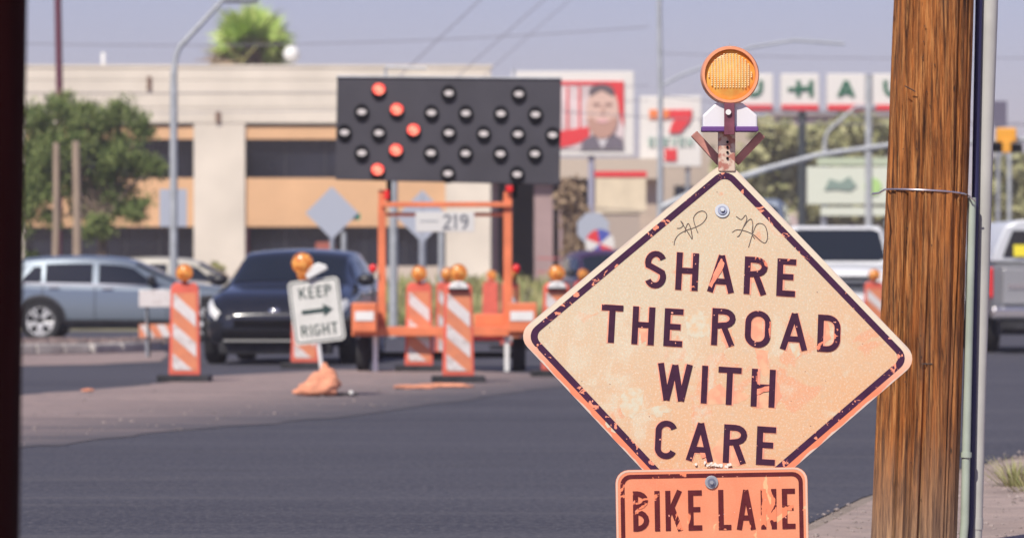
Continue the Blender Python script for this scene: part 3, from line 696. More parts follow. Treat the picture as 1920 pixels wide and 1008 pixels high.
# street lamps
def street_lamp(px, Y, bend, end, r_px, lab, head=True, base_px=None):
    a = Vector((((base_px or px) - CX) / F * Y, Y, 0)); t = thing('street_lamp', a, lab, 'street lamp', 'street lamps')
    p = P(px, bend, Y); r_ = r_px / 2 / F * Y; e = P(end[0], end[1], Y)
    d = e - p; pts_ = [a, Vector((p.x, Y, p.z - .5))]
    up = Vector((0, 0, .45)); 
    for k in range(1, 7): 
        s_ = k / 6; pts_.append(Vector((p.x, Y, p.z - .5)) * (1 - s_) ** 2 + Vector((p.x, Y, p.z + .05)) * 2 * s_ * (1 - s_) + (p + d * .2) * s_ ** 2)
    pts_ += [p + d * .6, e]
    mb = MB(); mb.tube([q - a for q in pts_[:2]], [r_ * 1.1, r_], 12); mb.build('pole', GALV2, t, smooth=True)
    mb = MB(); mb.tube([q - a for q in pts_[1:]], [r_ * .9] * 2 + [r_ * .7] * (len(pts_) - 4) + [r_ * .55], 10); mb.build('arm', GALV2, t, smooth=True)
    if head:
        mb = MB(); mb.box(e - a + Vector((.28, 0, 0)), (.6, .25, .12)); mb.build('lamp_head', GALV, t, bevel=.04)
    return t
street_lamp(203.5, 74, 45, (262, -18), 9, 'grey street lamp pole with curved arm in front of the cream building')
street_lamp(966, 120, 140, (1002, 108), 6, 'thin hazy lamp post before the olive trees')
# tall thin pole x=1018
Y = 105; a = Vector(((1018 - CX) / F * Y, Y, 0)); mb = MB(); mb.cyl((0, 0, 0), (0, 0, P(0, 70, Y).z), .095, .08, 12)
o = mb.build('steel_post', GALV2, smooth=True); o.location = a; tag(o, 'pale steel pole crossing the lettered boxes left of the wooden pole', 'post')
# traffic signal with mast arm
Y = 84; a = Vector(((773 - CX) / F * Y, Y, 0)); t = thing('traffic_signal', a, 'grey signal mast with long rising arm and yellow signal head', 'traffic signal')
ww = lambda px, py, dy=0: P(px, py, Y + dy) - a
mb = MB(); mb.tube([(0, 0, 0), ww(774, 100), ww(772, -60)], [.07, .05, .045], 12); mb.build('pole', GALV2, t, smooth=True)
mb = MB(); mb.tube([ww(774, 226), ww(800, 214), ww(850, 196), ww(900, 180), ww(960, 164), ww(1040, 153), ww(1120, 150), ww(1200, 146), ww(1290, 140)], [.07, .068, .065, .06, .055, .052, .048, .045, .04], 10); mb.build('mast_arm', GALV2, t, smooth=True)
mb = MB(); mb.tube([ww(773, 84), ww(800, 70), ww(840, 55), ww(880, 38), ww(930, 30), ww(990, 34)], .028, 8); mb.build('lamp_arm', GALV2, t, smooth=True)
YL = mat('signal_yellow', (.80, .36, .03), .5)
def sighead(px, lab=None):
    mb = MB(); p0 = ww(px, 146); mb.box(p0 + Vector((0, -.14, .075)), (.38, .2, .28)); h_ = mb.build('signal_housing', YL, t, bevel=.03)
    mb = MB(); mb.box(p0 + Vector((0, -.1, -.16)), (.62, .16, .17)); mb.build('backplate', HOODM, t, bevel=.01)
    mb = MB(); mb.box(p0 + Vector((0, -.24, -.14)), (.16, .1, .24)); mb.build('visor', YL, t, bevel=.02)
sighead(1178); sighead(1275)
# dark backed sign on thin post beyond right
t, c = sign_root(1170, 110, 'dark grey tall sign above the yellow signal head', 'sign')
rp(t, c, 'sign_plate', mat('dusk_plate', (.12, .11, .16), .6), [(1163, 1180, 101, 131)], 110, .05); mb = MB(); mb.cyl((c.x, 110.1, 0), P(1170, 105, 110.1), .05); mb.build('post', GALV, t, off=c)
Y = 100; a = Vector(((1183 - CX) / F * Y, Y, 0)); mb = MB(); mb.cyl((0, 0, 0), (0, 0, P(0, 155, Y).z), .06, .05, 10)
o = mb.build('steel_post', GALV2, smooth=True); o.location = a; tag(o, 'thin pale post below the yellow signal head', 'post')

# overhead wires
WIREM = mat('wire_grey', (.20, .19, .24), .6)
def wire(p, q, r_, sag, lab, m=WIREM):
    pts_ = [p.lerp(q, k / 12) - Vector((0, 0, sag * 4 * (k / 12) * (1 - k / 12))) for k in range(13)]
    mb = MB(); mb.tube([v - p for v in pts_], r_, 5); o = mb.build('overhead_wire', m, fix=False); o.location = p; tag(o, lab, 'wire', 'overhead wires')
wire(P(-80, 30, 104), P(760, 14, 104), .012, .25, 'nearly level wire above the cream building')
wire(P(-80, 90, 118), P(760, 83, 118), .010, .1, 'thin wire in front of the cream parapet, upper of two')
wire(P(-80, 116, 118), P(760, 100, 118), .010, .1, 'thin wire in front of the cream parapet, lower of two')
wire(P(465, 75, 100), P(565, -20, 100), .014, 0, 'steep wire climbing from the arrow board, leftmost of three')
wire(P(536, 72, 100), P(640, -20, 100), .012, 0, 'steep wire climbing above the arrow board, middle of three')
wire(P(566, 72, 100), P(670, -20, 100), .009, 0, 'steep wire climbing above the arrow board, rightmost of three')
wire(P(640, 112, 110), P(1960, 60, 110), .012, .8, 'long wire passing the billboard and the wooden pole')
wire(P(775, 45, 120), P(1960, 5, 120), .012, .5, 'upper wire crossing the sky behind the wooden pole')
wire(P(775, 95, 125), P(1960, 95, 125), .014, .9, 'lower wire crossing behind the lettered boxes')

# ================================================================== VEHICLES
def loft(mb, secs):
    n = len(secs[0]); V = [v for s_ in secs for v in s_]; N = len(secs)
    fs = [(i * n + k, i * n + (k + 1) % n, (i + 1) * n + (k + 1) % n, (i + 1) * n + k) for i in range(N - 1) for k in range(n)]
    fs += [tuple(range(n - 1, -1, -1)), tuple((N - 1) * n + k for k in range(n))]
    mb.add(V, fs)
def sec(x, hw, zb, zt, r=.12, tuck=.06):
    """rounded cross-section in y,z at station x"""
    zm = (zb + zt) / 2
    return [Vector((x, y, z)) for y, z in ((-hw + tuck, zb), (-hw + .01, zb + (zt - zb) * .25), (-hw, zm + .05), (-hw + .03, zt - r), (-hw + r * 1.3, zt - .01), (0, zt + .02),
                                          (hw - r * 1.3, zt - .01), (hw - .03, zt - r), (hw, zm + .05), (hw - .01, zb + (zt - zb) * .25), (hw - tuck, zb), (0, zb))]
def wheel(t, x, y, r_, wdt=.22, side=1):
    wt = bpy.data.objects.new('wheel', None); COL.objects.link(wt); wt.parent = t; wt.location = (x, y, r_)
    mb = MB(); mb.tube([(0, -wdt / 2, 0), (0, wdt / 2, 0)], r_, 28)
    mb = MB()
    for (ra, rb) in ((1, 1),):
        n = 28; prof = [(-wdt / 2 + .02, r_ * .66), (-wdt / 2, r_ * .75), (-wdt / 2, r_ * .92), (-wdt / 2 + .03, r_), (wdt / 2 - .03, r_), (wdt / 2, r_ * .92), (wdt / 2, r_ * .75), (wdt / 2 - .02, r_ * .66)]
        V = [(rr * math.cos(2 * math.pi * i / n), yy, rr * math.sin(2 * math.pi * i / n)) for yy, rr in prof for i in range(n)]
        m_ = len(prof); mb.add(V, [(j * n + i, j * n + (i + 1) % n, ((j + 1) % m_) * n + (i + 1) % n, ((j + 1) % m_) * n + i) for j in range(m_) for i in range(n)])
    mb.build('tyre', TYRE, wt, smooth=True)
    mb = MB(); ys = side * (wdt / 2 - .035)
    mb.cyl((0, ys, 0), (0, ys - side * .02, 0), .09, n=14)
    for k in range(10):
        a = 2 * math.pi * k / 10 + (.12 if k % 2 else -.12); d = Vector((math.cos(a), 0, math.sin(a)))
        mb.tube([d * .06 + Vector((0, ys, 0)), d * r_ * .66 + Vector((0, ys, 0))], [.02, .03], 5)
    n = 24; mb.tube([(r_ * .66 * math.cos(2 * math.pi * i / n), ys, r_ * .66 * math.sin(2 * math.pi * i / n)) for i in range(n + 1)], .018, 6)
    mb.build('rim', RIM, wt, smooth=True)
    mb = MB(); mb.cyl((0, ys - side * .05, 0), (0, ys - side * .09, 0), r_ * .64, n=20); mb.build('hub', HOODM, wt)
def lerp(a, b_, t_): return a + (b_ - a) * t_
def face_quad(mb, c4, u0, u1, v0, v1, off, th=.012, rnd=.25):
    """inset polygon on the quad c4 (bl, br, tr, tl), pushed out along its normal"""
    bl, br, tr, tl = [Vector(q) for q in c4]; nn = (br - bl).cross(tl - bl).normalized() * off
    f = lambda u, v: bl.lerp(br, u).lerp(tl.lerp(tr, u), v)
    du, dv = (u1 - u0), (v1 - v0); k = rnd * .3
    uv = [(u0 + du * k, v0), (u1 - du * k, v0), (u1, v0 + dv * k), (u1, v1 - dv * k), (u1 - du * k, v1), (u0 + du * k, v1), (u0, v1 - dv * k), (u0, v0 + dv * k)]
    A = [f(*q) + nn for q in uv]; B = [f(*q) - nn * .2 for q in uv]
    mb.add(A + B, [tuple(range(8)), tuple(range(15, 7, -1))] + [(i, 8 + i, 8 + (i + 1) % 8, (i + 1) % 8) for i in range(8)])
def cr1(p0, p1, p2, p3, t_):
    return .5 * ((2 * p1) + (p2 - p0) * t_ + (2 * p0 - 5 * p1 + 4 * p2 - p3) * t_ ** 2 + (3 * p1 - p0 - 3 * p2 + p3) * t_ ** 3)
def crs(A, s_):
    n = len(A); i = min(int(s_), n - 2); t_ = s_ - i
    return cr1(A[max(i - 1, 0)], A[i], A[i + 1], A[min(i + 2, n - 1)], t_)
STN = [(0.0, .68, .42, .72, .80, .58), (.05, .83, .33, .88, .98, .66), (.18, .89, .28, .93, 1.14, .64), (.42, .91, .25, .94, 1.31, .63), (.8, .91, .22, .935, 1.385, .64), (1.4, .91, .22, .92, 1.415, .645), (2.0, .91, .22, .91, 1.40, .64),
       (2.4, .91, .22, .90, 1.34, .63), (2.85, .91, .22, .90, 1.13, .66), (3.15, .91, .22, .89, .99, .70), (3.6, .90, .22, .83, .93, .72), (4.05, .88, .22, .77, .87, .69), (4.36, .80, .25, .66, .76, .60), (4.5, .64, .33, .54, .60, .48)]
def car(name, label, cat, paint, L, W, Ht, wheels_x, wr, front_light=True, group=None, rail=False):
    """a rounded hatchback: x runs from the rear (0) to the front (L)"""
    t = thing(name, (0, 0, 0), label, cat, group); kx, ky, kz = L / 4.5, W / 1.82, Ht / 1.415; hw = W / 2
    A = np.array(STN, float)
    def sect(s_):
        x, h_, z0, bl_, zt, rw_ = crs(A, s_); cab = max(0, min(1, (zt - bl_ - .08) / .25))
        c_ = .35 + .65 * cab
        return x, [(h_ - .12, z0), (h_ - .02, z0 + .09), (h_, .52), (h_ - .015, bl_ - .09), (h_ - .05, bl_), (rw_ + .045, zt - .115 * c_), (rw_ - .07, zt - .035 * c_), (0, zt)]
    def S(x, v, off=0.0, sy=1):
        s_ = np.interp(x, A[:, 0], np.arange(len(A)));
        def pt(s__, v_):
            xx, P_ = sect(s__); P2 = np.array(P_); i = min(int(v_), 6); tt = v_ - i
            y, z = cr1(P2[max(i - 1, 0)], P2[i], P2[i + 1], P2[min(i + 2, 7)] if i < 6 else np.array([-P2[6][0], P2[6][1]]), tt)
            return Vector((xx, y, z))
        p = pt(s_, v); du = pt(min(s_ + .05, len(A) - 1.001), v) - pt(max(s_ - .05, 0), v); dv = pt(s_, min(v + .05, 7)) - pt(s_, max(v - .05, 0))
        n_ = dv.cross(du); n_ = n_.normalized() if n_.length > 1e-9 else Vector((0, 0, 1))
        if n_.y < 0 and v < 5: n_ = -n_
        if n_.z < 0 and v >= 5: n_ = -n_
        q_ = p + n_ * off
        return Vector((q_.x * kx, q_.y * ky * sy, q_.z * kz))
    # shell
    xs_ = []
    for i in range(len(A) - 1): xs_ += [A[i, 0] + (A[i + 1, 0] - A[i, 0]) * k / 4 for k in range(4)]
    xs_.append(A[-1, 0]); vs__ = [k * .25 for k in range(29)]
    mb = MB(); rows = []
    for x in xs_:
        half = [S(x, v) for v in vs__]; rows.append([Vector((q_.x, -q_.y, q_.z)) for q_ in half] + half[-2::-1])
    loft(mb, rows); mb.build('body', paint, t, smooth=True)
    def patch(nm, m_, x0, x1, v0, v1, sy=1, off=.010, nx=8, nv=6, both=False, skew=0.0):
        mb = MB(); V = []; 
        vv = [v0 + (v1 - v0) * j / nv for j in range(nv + 1)]
        cols = [(v, sy) for v in vv] if not both else [(v, 1) for v in vv] + [(v, -1) for v in vv[-2::-1]]
        for i in range(nx + 1):
            for (v, sg) in cols:
                x = x0 + (x1 - x0) * i / nx + skew * ((v - v0) / (v1 - v0)) * (1 - i / nx if skew > 0 else i / nx); V.append(S(x, v, off, sg))
        m2 = len(cols); fs = [(i * m2 + j, i * m2 + j + 1, (i + 1) * m2 + j + 1, (i + 1) * m2 + j) for i in range(nx) for j in range(m2 - 1)]
        mb.add(V, fs); o = mb.build(nm, m_, t, smooth=True, fix=False)
        return o
    patch('windshield', CGLASS, 2.46, 3.10, 5.25, 7, both=True)
    patch('rear_window', CGLASS, .12, .40, 5.3, 7, both=True)
    for sy in (1, -1):
        patch('side_window', CGLASS, .62, .98, 4.15, 4.80, sy, skew=.22); patch('side_window', CGLASS, 1.04, 1.76, 4.15, 4.90, sy); patch('side_window', CGLASS, 1.86, 2.92, 4.15, 4.90, sy, skew=-.48)
        patch('chrome_trim', CHROME, .55, 2.98, 4.02, 4.10, sy, .012, 16, 1)
        patch('sill', BLACKR, .35, 4.2, .5, 1.35, sy, .008, 14, 3)
        for xg in (1.0, 1.80, 2.95): patch('door_gap', BLACKR, xg, xg + .014, 1.4, 4.0, sy, .0015, 1, 8)
        for xd in (1.18, 2.02): 
            p = S(xd, 3.55, .02, sy); mb = MB(); mb.box(p, (.17, .03, .025)); mb.build('door_handle', CHROME, t, bevel=.006)
        p = S(2.72, 4.1, .09, sy); mb = MB(); mb.ball(p + Vector((0, 0, .05)), (.075, .115, .075)); mb.build('mirror', mat('mirror_black', (.02, .02, .025), .4), t, smooth=True)
        for xw in wheels_x:
            wheel(t, xw, sy * (hw - .085), wr, .22, sy)
            mb = MB(); n = 24
            arch = [((wr + .085) * math.cos(math.pi * i / n), (wr + .085) * math.sin(math.pi * i / n)) for i in range(n + 1)]; k_ = .87
            mb.add([(xw + a_[0], sy * (hw + .012), wr + a_[1]) for a_ in arch] + [(xw + a_[0] * k_, sy * (hw + .03), wr + a_[1] * k_) for a_ in arch] + [(xw + a_[0] * k_, sy * (hw - .05), wr + a_[1] * k_) for a_ in arch],
                   [(i, i + 1, n + 2 + i, n + 1 + i) for i in range(n)] + [(n + 1 + i, n + 2 + i, 2 * n + 3 + i, 2 * n + 2 + i) for i in range(n)]); mb.build('wheel_arch', BLACKR, t)
            mb = MB(); mb.prism([(xw + a_[0] * .86, wr + a_[1] * .86) for a_ in arch], sy * (hw - .30), sy * (hw + .004)); mb.build('wheel_well', HOODM, t)
        if front_light: patch('headlight', HEADL, 4.02, 4.42, 3.3, 4.3, sy, .008, 6, 3)
        patch('tail_light', REDL, .02, .20, 3.2, 4.2, sy, .008, 3, 3)
    if front_light:
        mb = MB(); mb.box((4.47 * kx, 0, .50 * kz), (.10, hw * 1.1, .10)); mb.build('grille', HOODM, t, bevel=.03)
        mb = MB(); mb.box((4.46 * kx, 0, .36 * kz), (.14, hw * 1.4, .11)); mb.build('air_intake', HOODM, t, bevel=.03)
        mb = MB(); mb.ball((4.44 * kx, 0, .64 * kz), (.05, .085, .05)); mb.build('badge', CHROME, t, smooth=True)
        mb = MB(); mb.box((4.50 * kx, 0, .29 * kz), (.12, hw * 1.35, .03)); mb.build('lower_lip', mat('lip_grey', (.13, .13, .14), .4), t, bevel=.012)
        for sy in (-1, 1):
            mb = MB(); mb.ball((4.40 * kx, sy * hw * .70, .40 * kz), (.05, .07, .035)); mb.build('fog_light', HEADL, t, smooth=True)
        mb = MB(); mb.box((4.3 * kx, 0, .2), (.3, hw * 1.5, .14)); mb.build('underbody', BLACKR, t, bevel=.02)
    return t
def truck(name, label, cat, paint, L, W, belt, Ht, hood, cab, wheels_x, wr, group=None):
    """boxy cab; x from rear (0) to front (L); cab = (x rear base, x rear top, x front top, x front base)"""
    t = thing(name, (0, 0, 0), label, cat, group); hw = W / 2
    xr0, xr1, xf1, xf0 = cab
    mb = MB(); zb = .34
    st = [(0.0, hw * .92, .5, belt * .98), (.08, hw * .97, .42, belt), (.35, hw * .99, zb, belt), (L * .5, hw, zb, belt), (xf0, hw, zb, belt - .02),
          (lerp(xf0, L, .35), hw * .99, zb, lerp(belt, hood, .35)), (lerp(xf0, L, .75), hw * .98, zb, hood + .02), (L - .12, hw * .95, .34, hood - .05), (L, hw * .88, .42, hood - .14)]
    loft(mb, [sec(*q) for q in st]); mb.build('body', paint, t, smooth=True, sub=2)
    iw = hw - .06; tw = hw - .22; zb2 = belt - .06
    q = [(xr0, -iw, zb2), (xf0, -iw, zb2), (xf0, iw, zb2), (xr0, iw, zb2), (xr1, -tw, Ht), (xf1, -tw, Ht), (xf1, tw, Ht), (xr1, tw, Ht)]
    mb = MB(); mb.add(q, [(0, 1, 5, 4), (2, 3, 7, 6), (1, 2, 6, 5), (3, 0, 4, 7), (4, 5, 6, 7), (3, 2, 1, 0)]); mb.build('cabin', paint, t, smooth=True, bevel=.09)
    mb = MB(); face_quad(mb, (q[1], q[2], q[6], q[5]), .05, .95, .12, .90, .012); mb.build('windshield', CGLASS, t)
    mb = MB(); face_quad(mb, (q[3], q[0], q[4], q[7]), .07, .93, .25, .9, .012); mb.build('rear_window', CGLASS, t)
    for side in (0, 1):
        c4 = (q[0], q[1], q[5], q[4]) if side == 0 else (q[3], q[2], q[6], q[7]); sy = -1 if side == 0 else 1
        for (u0, u1) in ((.08, .44), (.5, .92)):
            mb = MB(); face_quad(mb, c4, u0, u1, .22, .90, .012 if side == 0 else -.012); mb.build('side_window', CGLASS, t)
        mb = MB(); mb.box((xf0 - .35, sy * (hw + .12), belt + .12), (.1, .18, .2)); mb.build('mirror', HOODM, t, bevel=.03)
        for xw in wheels_x: wheel(t, xw, sy * (hw - .09), wr, .25, sy)
        mb = MB(); mb.box((L - .06, sy * hw * .76, hood - .24), (.12, .26, .17)); mb.build('headlight', HEADL, t, bevel=.02)
        mb = MB(); mb.box((.01, sy * hw * .88, belt - .3), (.1, .12, .4)); mb.build('tail_light', REDL, t, bevel=.02)
    for k in range(4):
        mb = MB(); mb.box((L - .03, 0, hood - .17 - k * .065), (.10, hw * 1.12, .05)); mb.build('grille_bar', HOODM if k % 2 == 0 else mat('grille_grey', (.12, .13, .15), .4), t, bevel=.01)
    mb = MB(); mb.box((L + .02, 0, .58), (.2, W * .98, .2)); mb.build('bumper', CHROME, t, bevel=.05)
    mb = MB(); mb.box((L - .1, 0, .38), (.3, W * .8, .16)); mb.build('underbody', BLACKR, t, bevel=.03)
    return t
BLUEP = mat('blue_grey_paint', (.22, .265, .315), .22, .45, spec=.6)
DARKP = mat('dark_navy_paint', (.018, .02, .028), .14, .2, spec=.7)
SILV = mat('silver_paint', (.28, .285, .30), .28, .5)
WHTP = mat('white_car_paint', (.72, .73, .74), .25)
VANP = mat('slate_van_paint', (.20, .24, .31), .35, .2)
# blue SUV side on, heading right
YS = 72.2
suv = car('parked_car', 'blue grey wagon seen side on behind the kerb at left', 'car', BLUEP, 4.6, 1.84, 1.42, (.97, 3.72), .345)
suv.location = (P(47, 0, YS).x - .97, YS + .9, 0)
# cream car behind it
cc = car('parked_car', 'pale cream car mostly hidden behind the blue wagon', 'car', mat('cream_paint', (.50, .47, .40), .3), 4.4, 1.8, 1.5, (.9, 3.6), .33)
cc.location = (P(92, 0, 92).x, 94, .0)
# dark car frontal
dk = car('parked_car', 'dark navy hatchback facing the camera behind the keep right sign', 'car', DARKP, 4.4, 1.80, 1.41, (.9, 3.55), .33)
def place_front(o, px, Y, heading, L):
    """centre of the front bumper at column px and depth Y; heading = direction of travel"""
    a = R(heading); o.rotation_euler = (0, 0, a); f = Vector((math.cos(a), math.sin(a), 0)) * L
    o.location = Vector(((px - CX) / F * Y, Y, 0)) - f
place_front(dk, 321, 52.9, -94.5, 4.4)
# van behind the sign
vn = truck('van', 'slate van roof showing behind the diamond sign', 'van', VANP, 5.2, 2.2, 1.5, 2.5, 1.2, (.05, .15, 4.0, 4.6), (1.0, 4.2), .36)
place_front(vn, 856, 80, -95, 5.2)
# white pickup front
wt_ = truck('pickup_truck', 'white pickup facing the camera between diamond sign and wooden pole', 'truck', WHTP, 5.4, 2.0, 1.30, 1.92, 1.22, (1.9, 2.2, 3.1, 3.8), (1.0, 4.4), .40)
place_front(wt_, 985, 72, -92, 5.4)
# dark car far behind
dc = car('parked_car', 'small dark purple car beyond the low cream sign', 'car', mat('plum_paint', (.05, .02, .06), .3), 4.3, 1.8, 1.6, (.85, 3.4), .33)
place_front(dc, 745, 83, -80, 4.3)
# silver pickup rear, at right
def pickup_rear():
    Lp, Wp = 5.5, 1.95; hw = Wp / 2
    t = thing('pickup_truck', (0, 0, 0), 'silver pickup seen from behind with a bed cap and yellow window sticker', 'truck')
    mb = MB(); loft(mb, [sec(q, h_ * hw, zb, zt, .08, .05) for q, h_, zb, zt in ((0.0, .97, .62, 1.22), (.03, .99, .58, 1.24), (.1, 1, .55, 1.25), (.3, 1, .5, 1.25), (3.8, 1, .45, 1.25), (4.2, .99, .45, 1.2), (5.1, .96, .45, 1.12), (5.5, .85, .5, .95))])
    mb.build('body', SILV, t, smooth=True)
    mb = MB(); mb.box((.015 - .03, 0, .93), (.04, Wp * .80, .50)); tg = mb.build('tailgate', mat('silver_gate', (.36, .36, .37), .3, .4), t, bevel=.02)
    mb = MB(); mb.box((-.05, 0, 1.1), (.03, .2, .06)); mb.build('tailgate_handle', HOODM, t, bevel=.01)
    mb = MB(); mb.box((-.045, .45, .93), (.012, .5, .07)); mb.build('emblem_strip', CHROME, t)
    mb = MB(); mb.box((-.14, 0, .56), (.2, Wp * .98, .17)); mb.build('bumper', CHROME, t, bevel=.04)
    mb = MB(); mb.box((-.1, 0, .40), (.2, Wp * .85, .15)); mb.build('hitch', BLACKR, t, bevel=.03)
    mb = MB(); mb.box((1.6, 0, .36), (2.9, Wp * .8, .2)); mb.build('underbody', BLACKR, t)
    for sy in (-1, 1):
        mb = MB(); mb.box((-.005, sy * hw * .965, .98), (.06, .06, .42)); mb.build('tail_light', REDL, t, bevel=.02)
        for xw in (1.1, 4.5): wheel(t, xw, sy * (hw - .14), .385, .26, sy)
    cap_ = [(-hw + .05, 1.26), (-hw + .10, 1.45), (-hw + .24, 1.76), (-hw + .42, 1.84), (0, 1.87), (hw - .42, 1.84), (hw - .24, 1.76), (hw - .10, 1.45), (hw - .05, 1.26)]
    mb = MB(); mb.prism_x(cap_, .04, 3.6); mb.build('bed_cap', mat('cap_white', (.62, .64, .67), .35, .1), t, smooth=True, bevel=.03)
    mb = MB(); mb.prism_x([(-hw + .2, 1.33), (-hw + .34, 1.70), (hw - .34, 1.70), (hw - .2, 1.33)], .02, .06); mb.build('rear_window', CGLASS, t, bevel=.01)
    mb = MB(); mb.prism_x([(-hw + .26, 1.34), (-hw + .31, 1.49), (-hw + .62, 1.49), (-hw + .62, 1.34)], .008, .018)
    mb = MB(); mb.box((.01, hw - .60, 1.42), (.012, .5, .16)); mb.build('yellow_sticker', mat('sticker_yellow', (.85, .72, .04), .5), t)
    return t
pk = pickup_rear(); a = R(91.5); pk.rotation_euler = (0, 0, a); Yk = 61.2
pk.location = (P(1158, 0, Yk).x + .975, Yk, 0)

# ================================================================== CHANNELISER PANELS
def warn_light(t, c, r_, name='warning_light', face=0.0, white=False, tilt=0.0, M=None):
    M = M or Matrix.Rotation(tilt, 3, 'Y'); c = Vector(c)
    def put(mb): mb.v = [tuple(M @ Vector(v) + c) for v in mb.v]; return mb
    n = 22
    mb = MB(); mb.add([(r_ * k * math.cos(2 * math.pi * i / n), yy, r_ * k * math.sin(2 * math.pi * i / n)) for (k, yy) in ((1, 0), (1, -.03), (.92, -.055), (.88, -.045), (.6, -.065), (.25, -.075)) for i in range(n)],
                     [(j * n + i, j * n + (i + 1) % n, (j + 1) * n + (i + 1) % n, (j + 1) * n + i) for j in range(5) for i in range(n)] + [tuple(range(n - 1, -1, -1)), tuple(5 * n + i for i in range(n))])
    return put(mb).build(name, LENS, t, smooth=True)
def panel(label, hsg='white'):
    t = thing('channelizer_panel', (0, 0, 0), label, 'channelizer', 'striped channelizer panels')
    h0, h1 = .073, .99; wb, wt = .315, .275
    mb = MB(); mb.prism([(-wb / 2, h0), (wb / 2, h0), (wt / 2, h1 - .04), (wt / 2 - .04, h1), (-wt / 2 + .04, h1), (-wt / 2, h1 - .04)], -.022, .022); mb.build('panel', OR_PL, t, bevel=.008)
    mb = MB(); mb.prism([(-wb / 2 + .035, h0 + .04), (wb / 2 - .03, h0 + .04), (wt / 2 - .022, h1 - .10), (-wt / 2 + .025, h1 - .10)], -.026, -.0225); mb.build('orange_sheeting', OR_SH, t)
    def xl(z, s_): w_ = lerp(wb / 2 - .037, wt / 2 - .03, (z - h0) / (h1 - h0)); return s_ * w_
    for z in (.80, .50, .20, -.08):       # white parallelograms falling to the right
        pl = []
        top_l, top_r, bot_r, bot_l = z + .09, z + .09 - .20, z - .05 - .20, z - .05
        zmin = h0 + .05; zmax = h1 - .11
        pts_ = [(xl(top_l, -1), top_l), (xl(top_r, 1), top_r), (xl(bot_r, 1), bot_r), (xl(bot_l, -1), bot_l)]
        # clip to the panel face
        def clip(ps, zc, keep_above):
            out = []
            for i in range(len(ps)):
                p, q_ = ps[i], ps[(i + 1) % len(ps)]; ip = (p[1] >= zc) == keep_above; iq = (q_[1] >= zc) == keep_above
                if ip: out.append(p)
                if ip != iq: s_ = (zc - p[1]) / (q_[1] - p[1]); out.append((p[0] + (q_[0] - p[0]) * s_, zc))
            return out
        pts_ = clip(pts_, zmin, True)
        if len(pts_) > 2: pts_ = clip(pts_, zmax, False)
        if len(pts_) > 2: mb = MB(); mb.prism(pts_, -.030, -.0263); mb.build('white_stripe', WHITER, t)
    mb = MB(); mb.slab([(-.26, -.17), (.26, -.17), (.26, .17), (-.26, .17)], 0.0, .072); mb.build('rubber_base', BLACKR, t, bevel=.012)
    mb = MB(); mb.box((0, .02, h1 + .03), (.05, .03, .09)); mb.build('light_bracket', OR_PL, t)
    warn_light(t, (0, -.01, h1 + .10), .088, 'lamp_lens')
    if hsg == 'white':
        mb = MB(); mb.prism([(.1 * math.cos(R(a_)), h1 - .06 + .075 * math.sin(R(a_))) for a_ in range(0, 181, 18)], -.07, -.031); mb.build('lamp_housing', WHITE, t, bevel=.01)
        mb = MB(); mb.box((0, -.055, h1 - .068), (.2, .04, .015)); mb.build('housing_seam', HOODM, t)
        mb = MB(); mb.cyl((0, -.069, h1 - .02), (0, -.076, h1 - .02), .012, n=8); mb.build('bolt', GALV, t)
    return t
plain = panel('tall orange and white striped panel left of the dark car', None)
capped = panel('nearest striped panel with white lamp housing before the arrow board trailer', 'white')
def put(o, px, py, rz=0, sc=1.0, lab=None):
    g = G(px, py); o.location = g; o.rotation_euler = (0, 0, R(rz)); o.scale = (sc, sc, sc)
    if lab: o['label'] = lab
put(plain, 216.5, 430, -3)
put(capped, 537, 431, 4)
for (src, px, py, rz, lab) in (
    (plain, 491, 418, 3, 'striped panel just left of the nearest panel with the white lamp housing'),
    (plain, 357, 414, -4, 'striped panel standing half hidden behind the keep right sign'),
    (capped, 652, 424, 6, 'striped panel cut off by the left corner of the diamond sign'),
    (capped, 575, 384, 150, 'pale panel seen from behind through the arrow board frame'),
    (plain, 427, 386, 160, 'panel behind the left trailer cabinet'),
    (plain, 598, 392, 30, 'panel behind the right upright of the arrow board frame'),
    (plain, 682, 392, 40, 'far panel just right of the panel at the diamond sign corner'),
    (plain, 524, 405, 10, 'orange panel hidden behind the nearest panel'),
    (plain, 1024, 392, 12, 'pinkish panel between the diamond sign and the wooden pole')):
    o = copy_tree(src); put(o, px, py, rz, 1.0, lab)

# barricade at left
g = G(170, 401); t = thing('barricade', g, 'low barricade with a plain white board over an orange striped board', 'barricade')
s_ = 5200 / g.y
mb = MB(); mb.box((.32, 0, (401 - 332) / s_), (.80, .03, .225)); mb.build('board', WHITER, t, bevel=.005)
mb = MB(); mb.box((.32, 0, (401 - 370) / s_), (.80, .03, .175)); mb.build('board', OR_SH, t, bevel=.005)
for k in range(4):
    x0 = -.09 + k * .22; zc = (401 - 370) / s_; mb = MB(); mb.prism([(x0 + .02, zc + .08), (x0 + .13, zc + .08), (x0 + .22 if x0 + .22 < .7 else .7, zc - .08), (x0 + .11, zc - .08)], -.022, -.016); mb.build('white_stripe', WHITER, t)
for x in (.02, .62):
    mb = MB(); mb.box((x, .03, .43), (.03, .025, .86)); mb.build('leg', GALV, t); mb = MB(); mb.tube([(x, .06, .8), (x + .05, -.14, 0)], .014, 6); mb.build('leg', BLACKR, t)

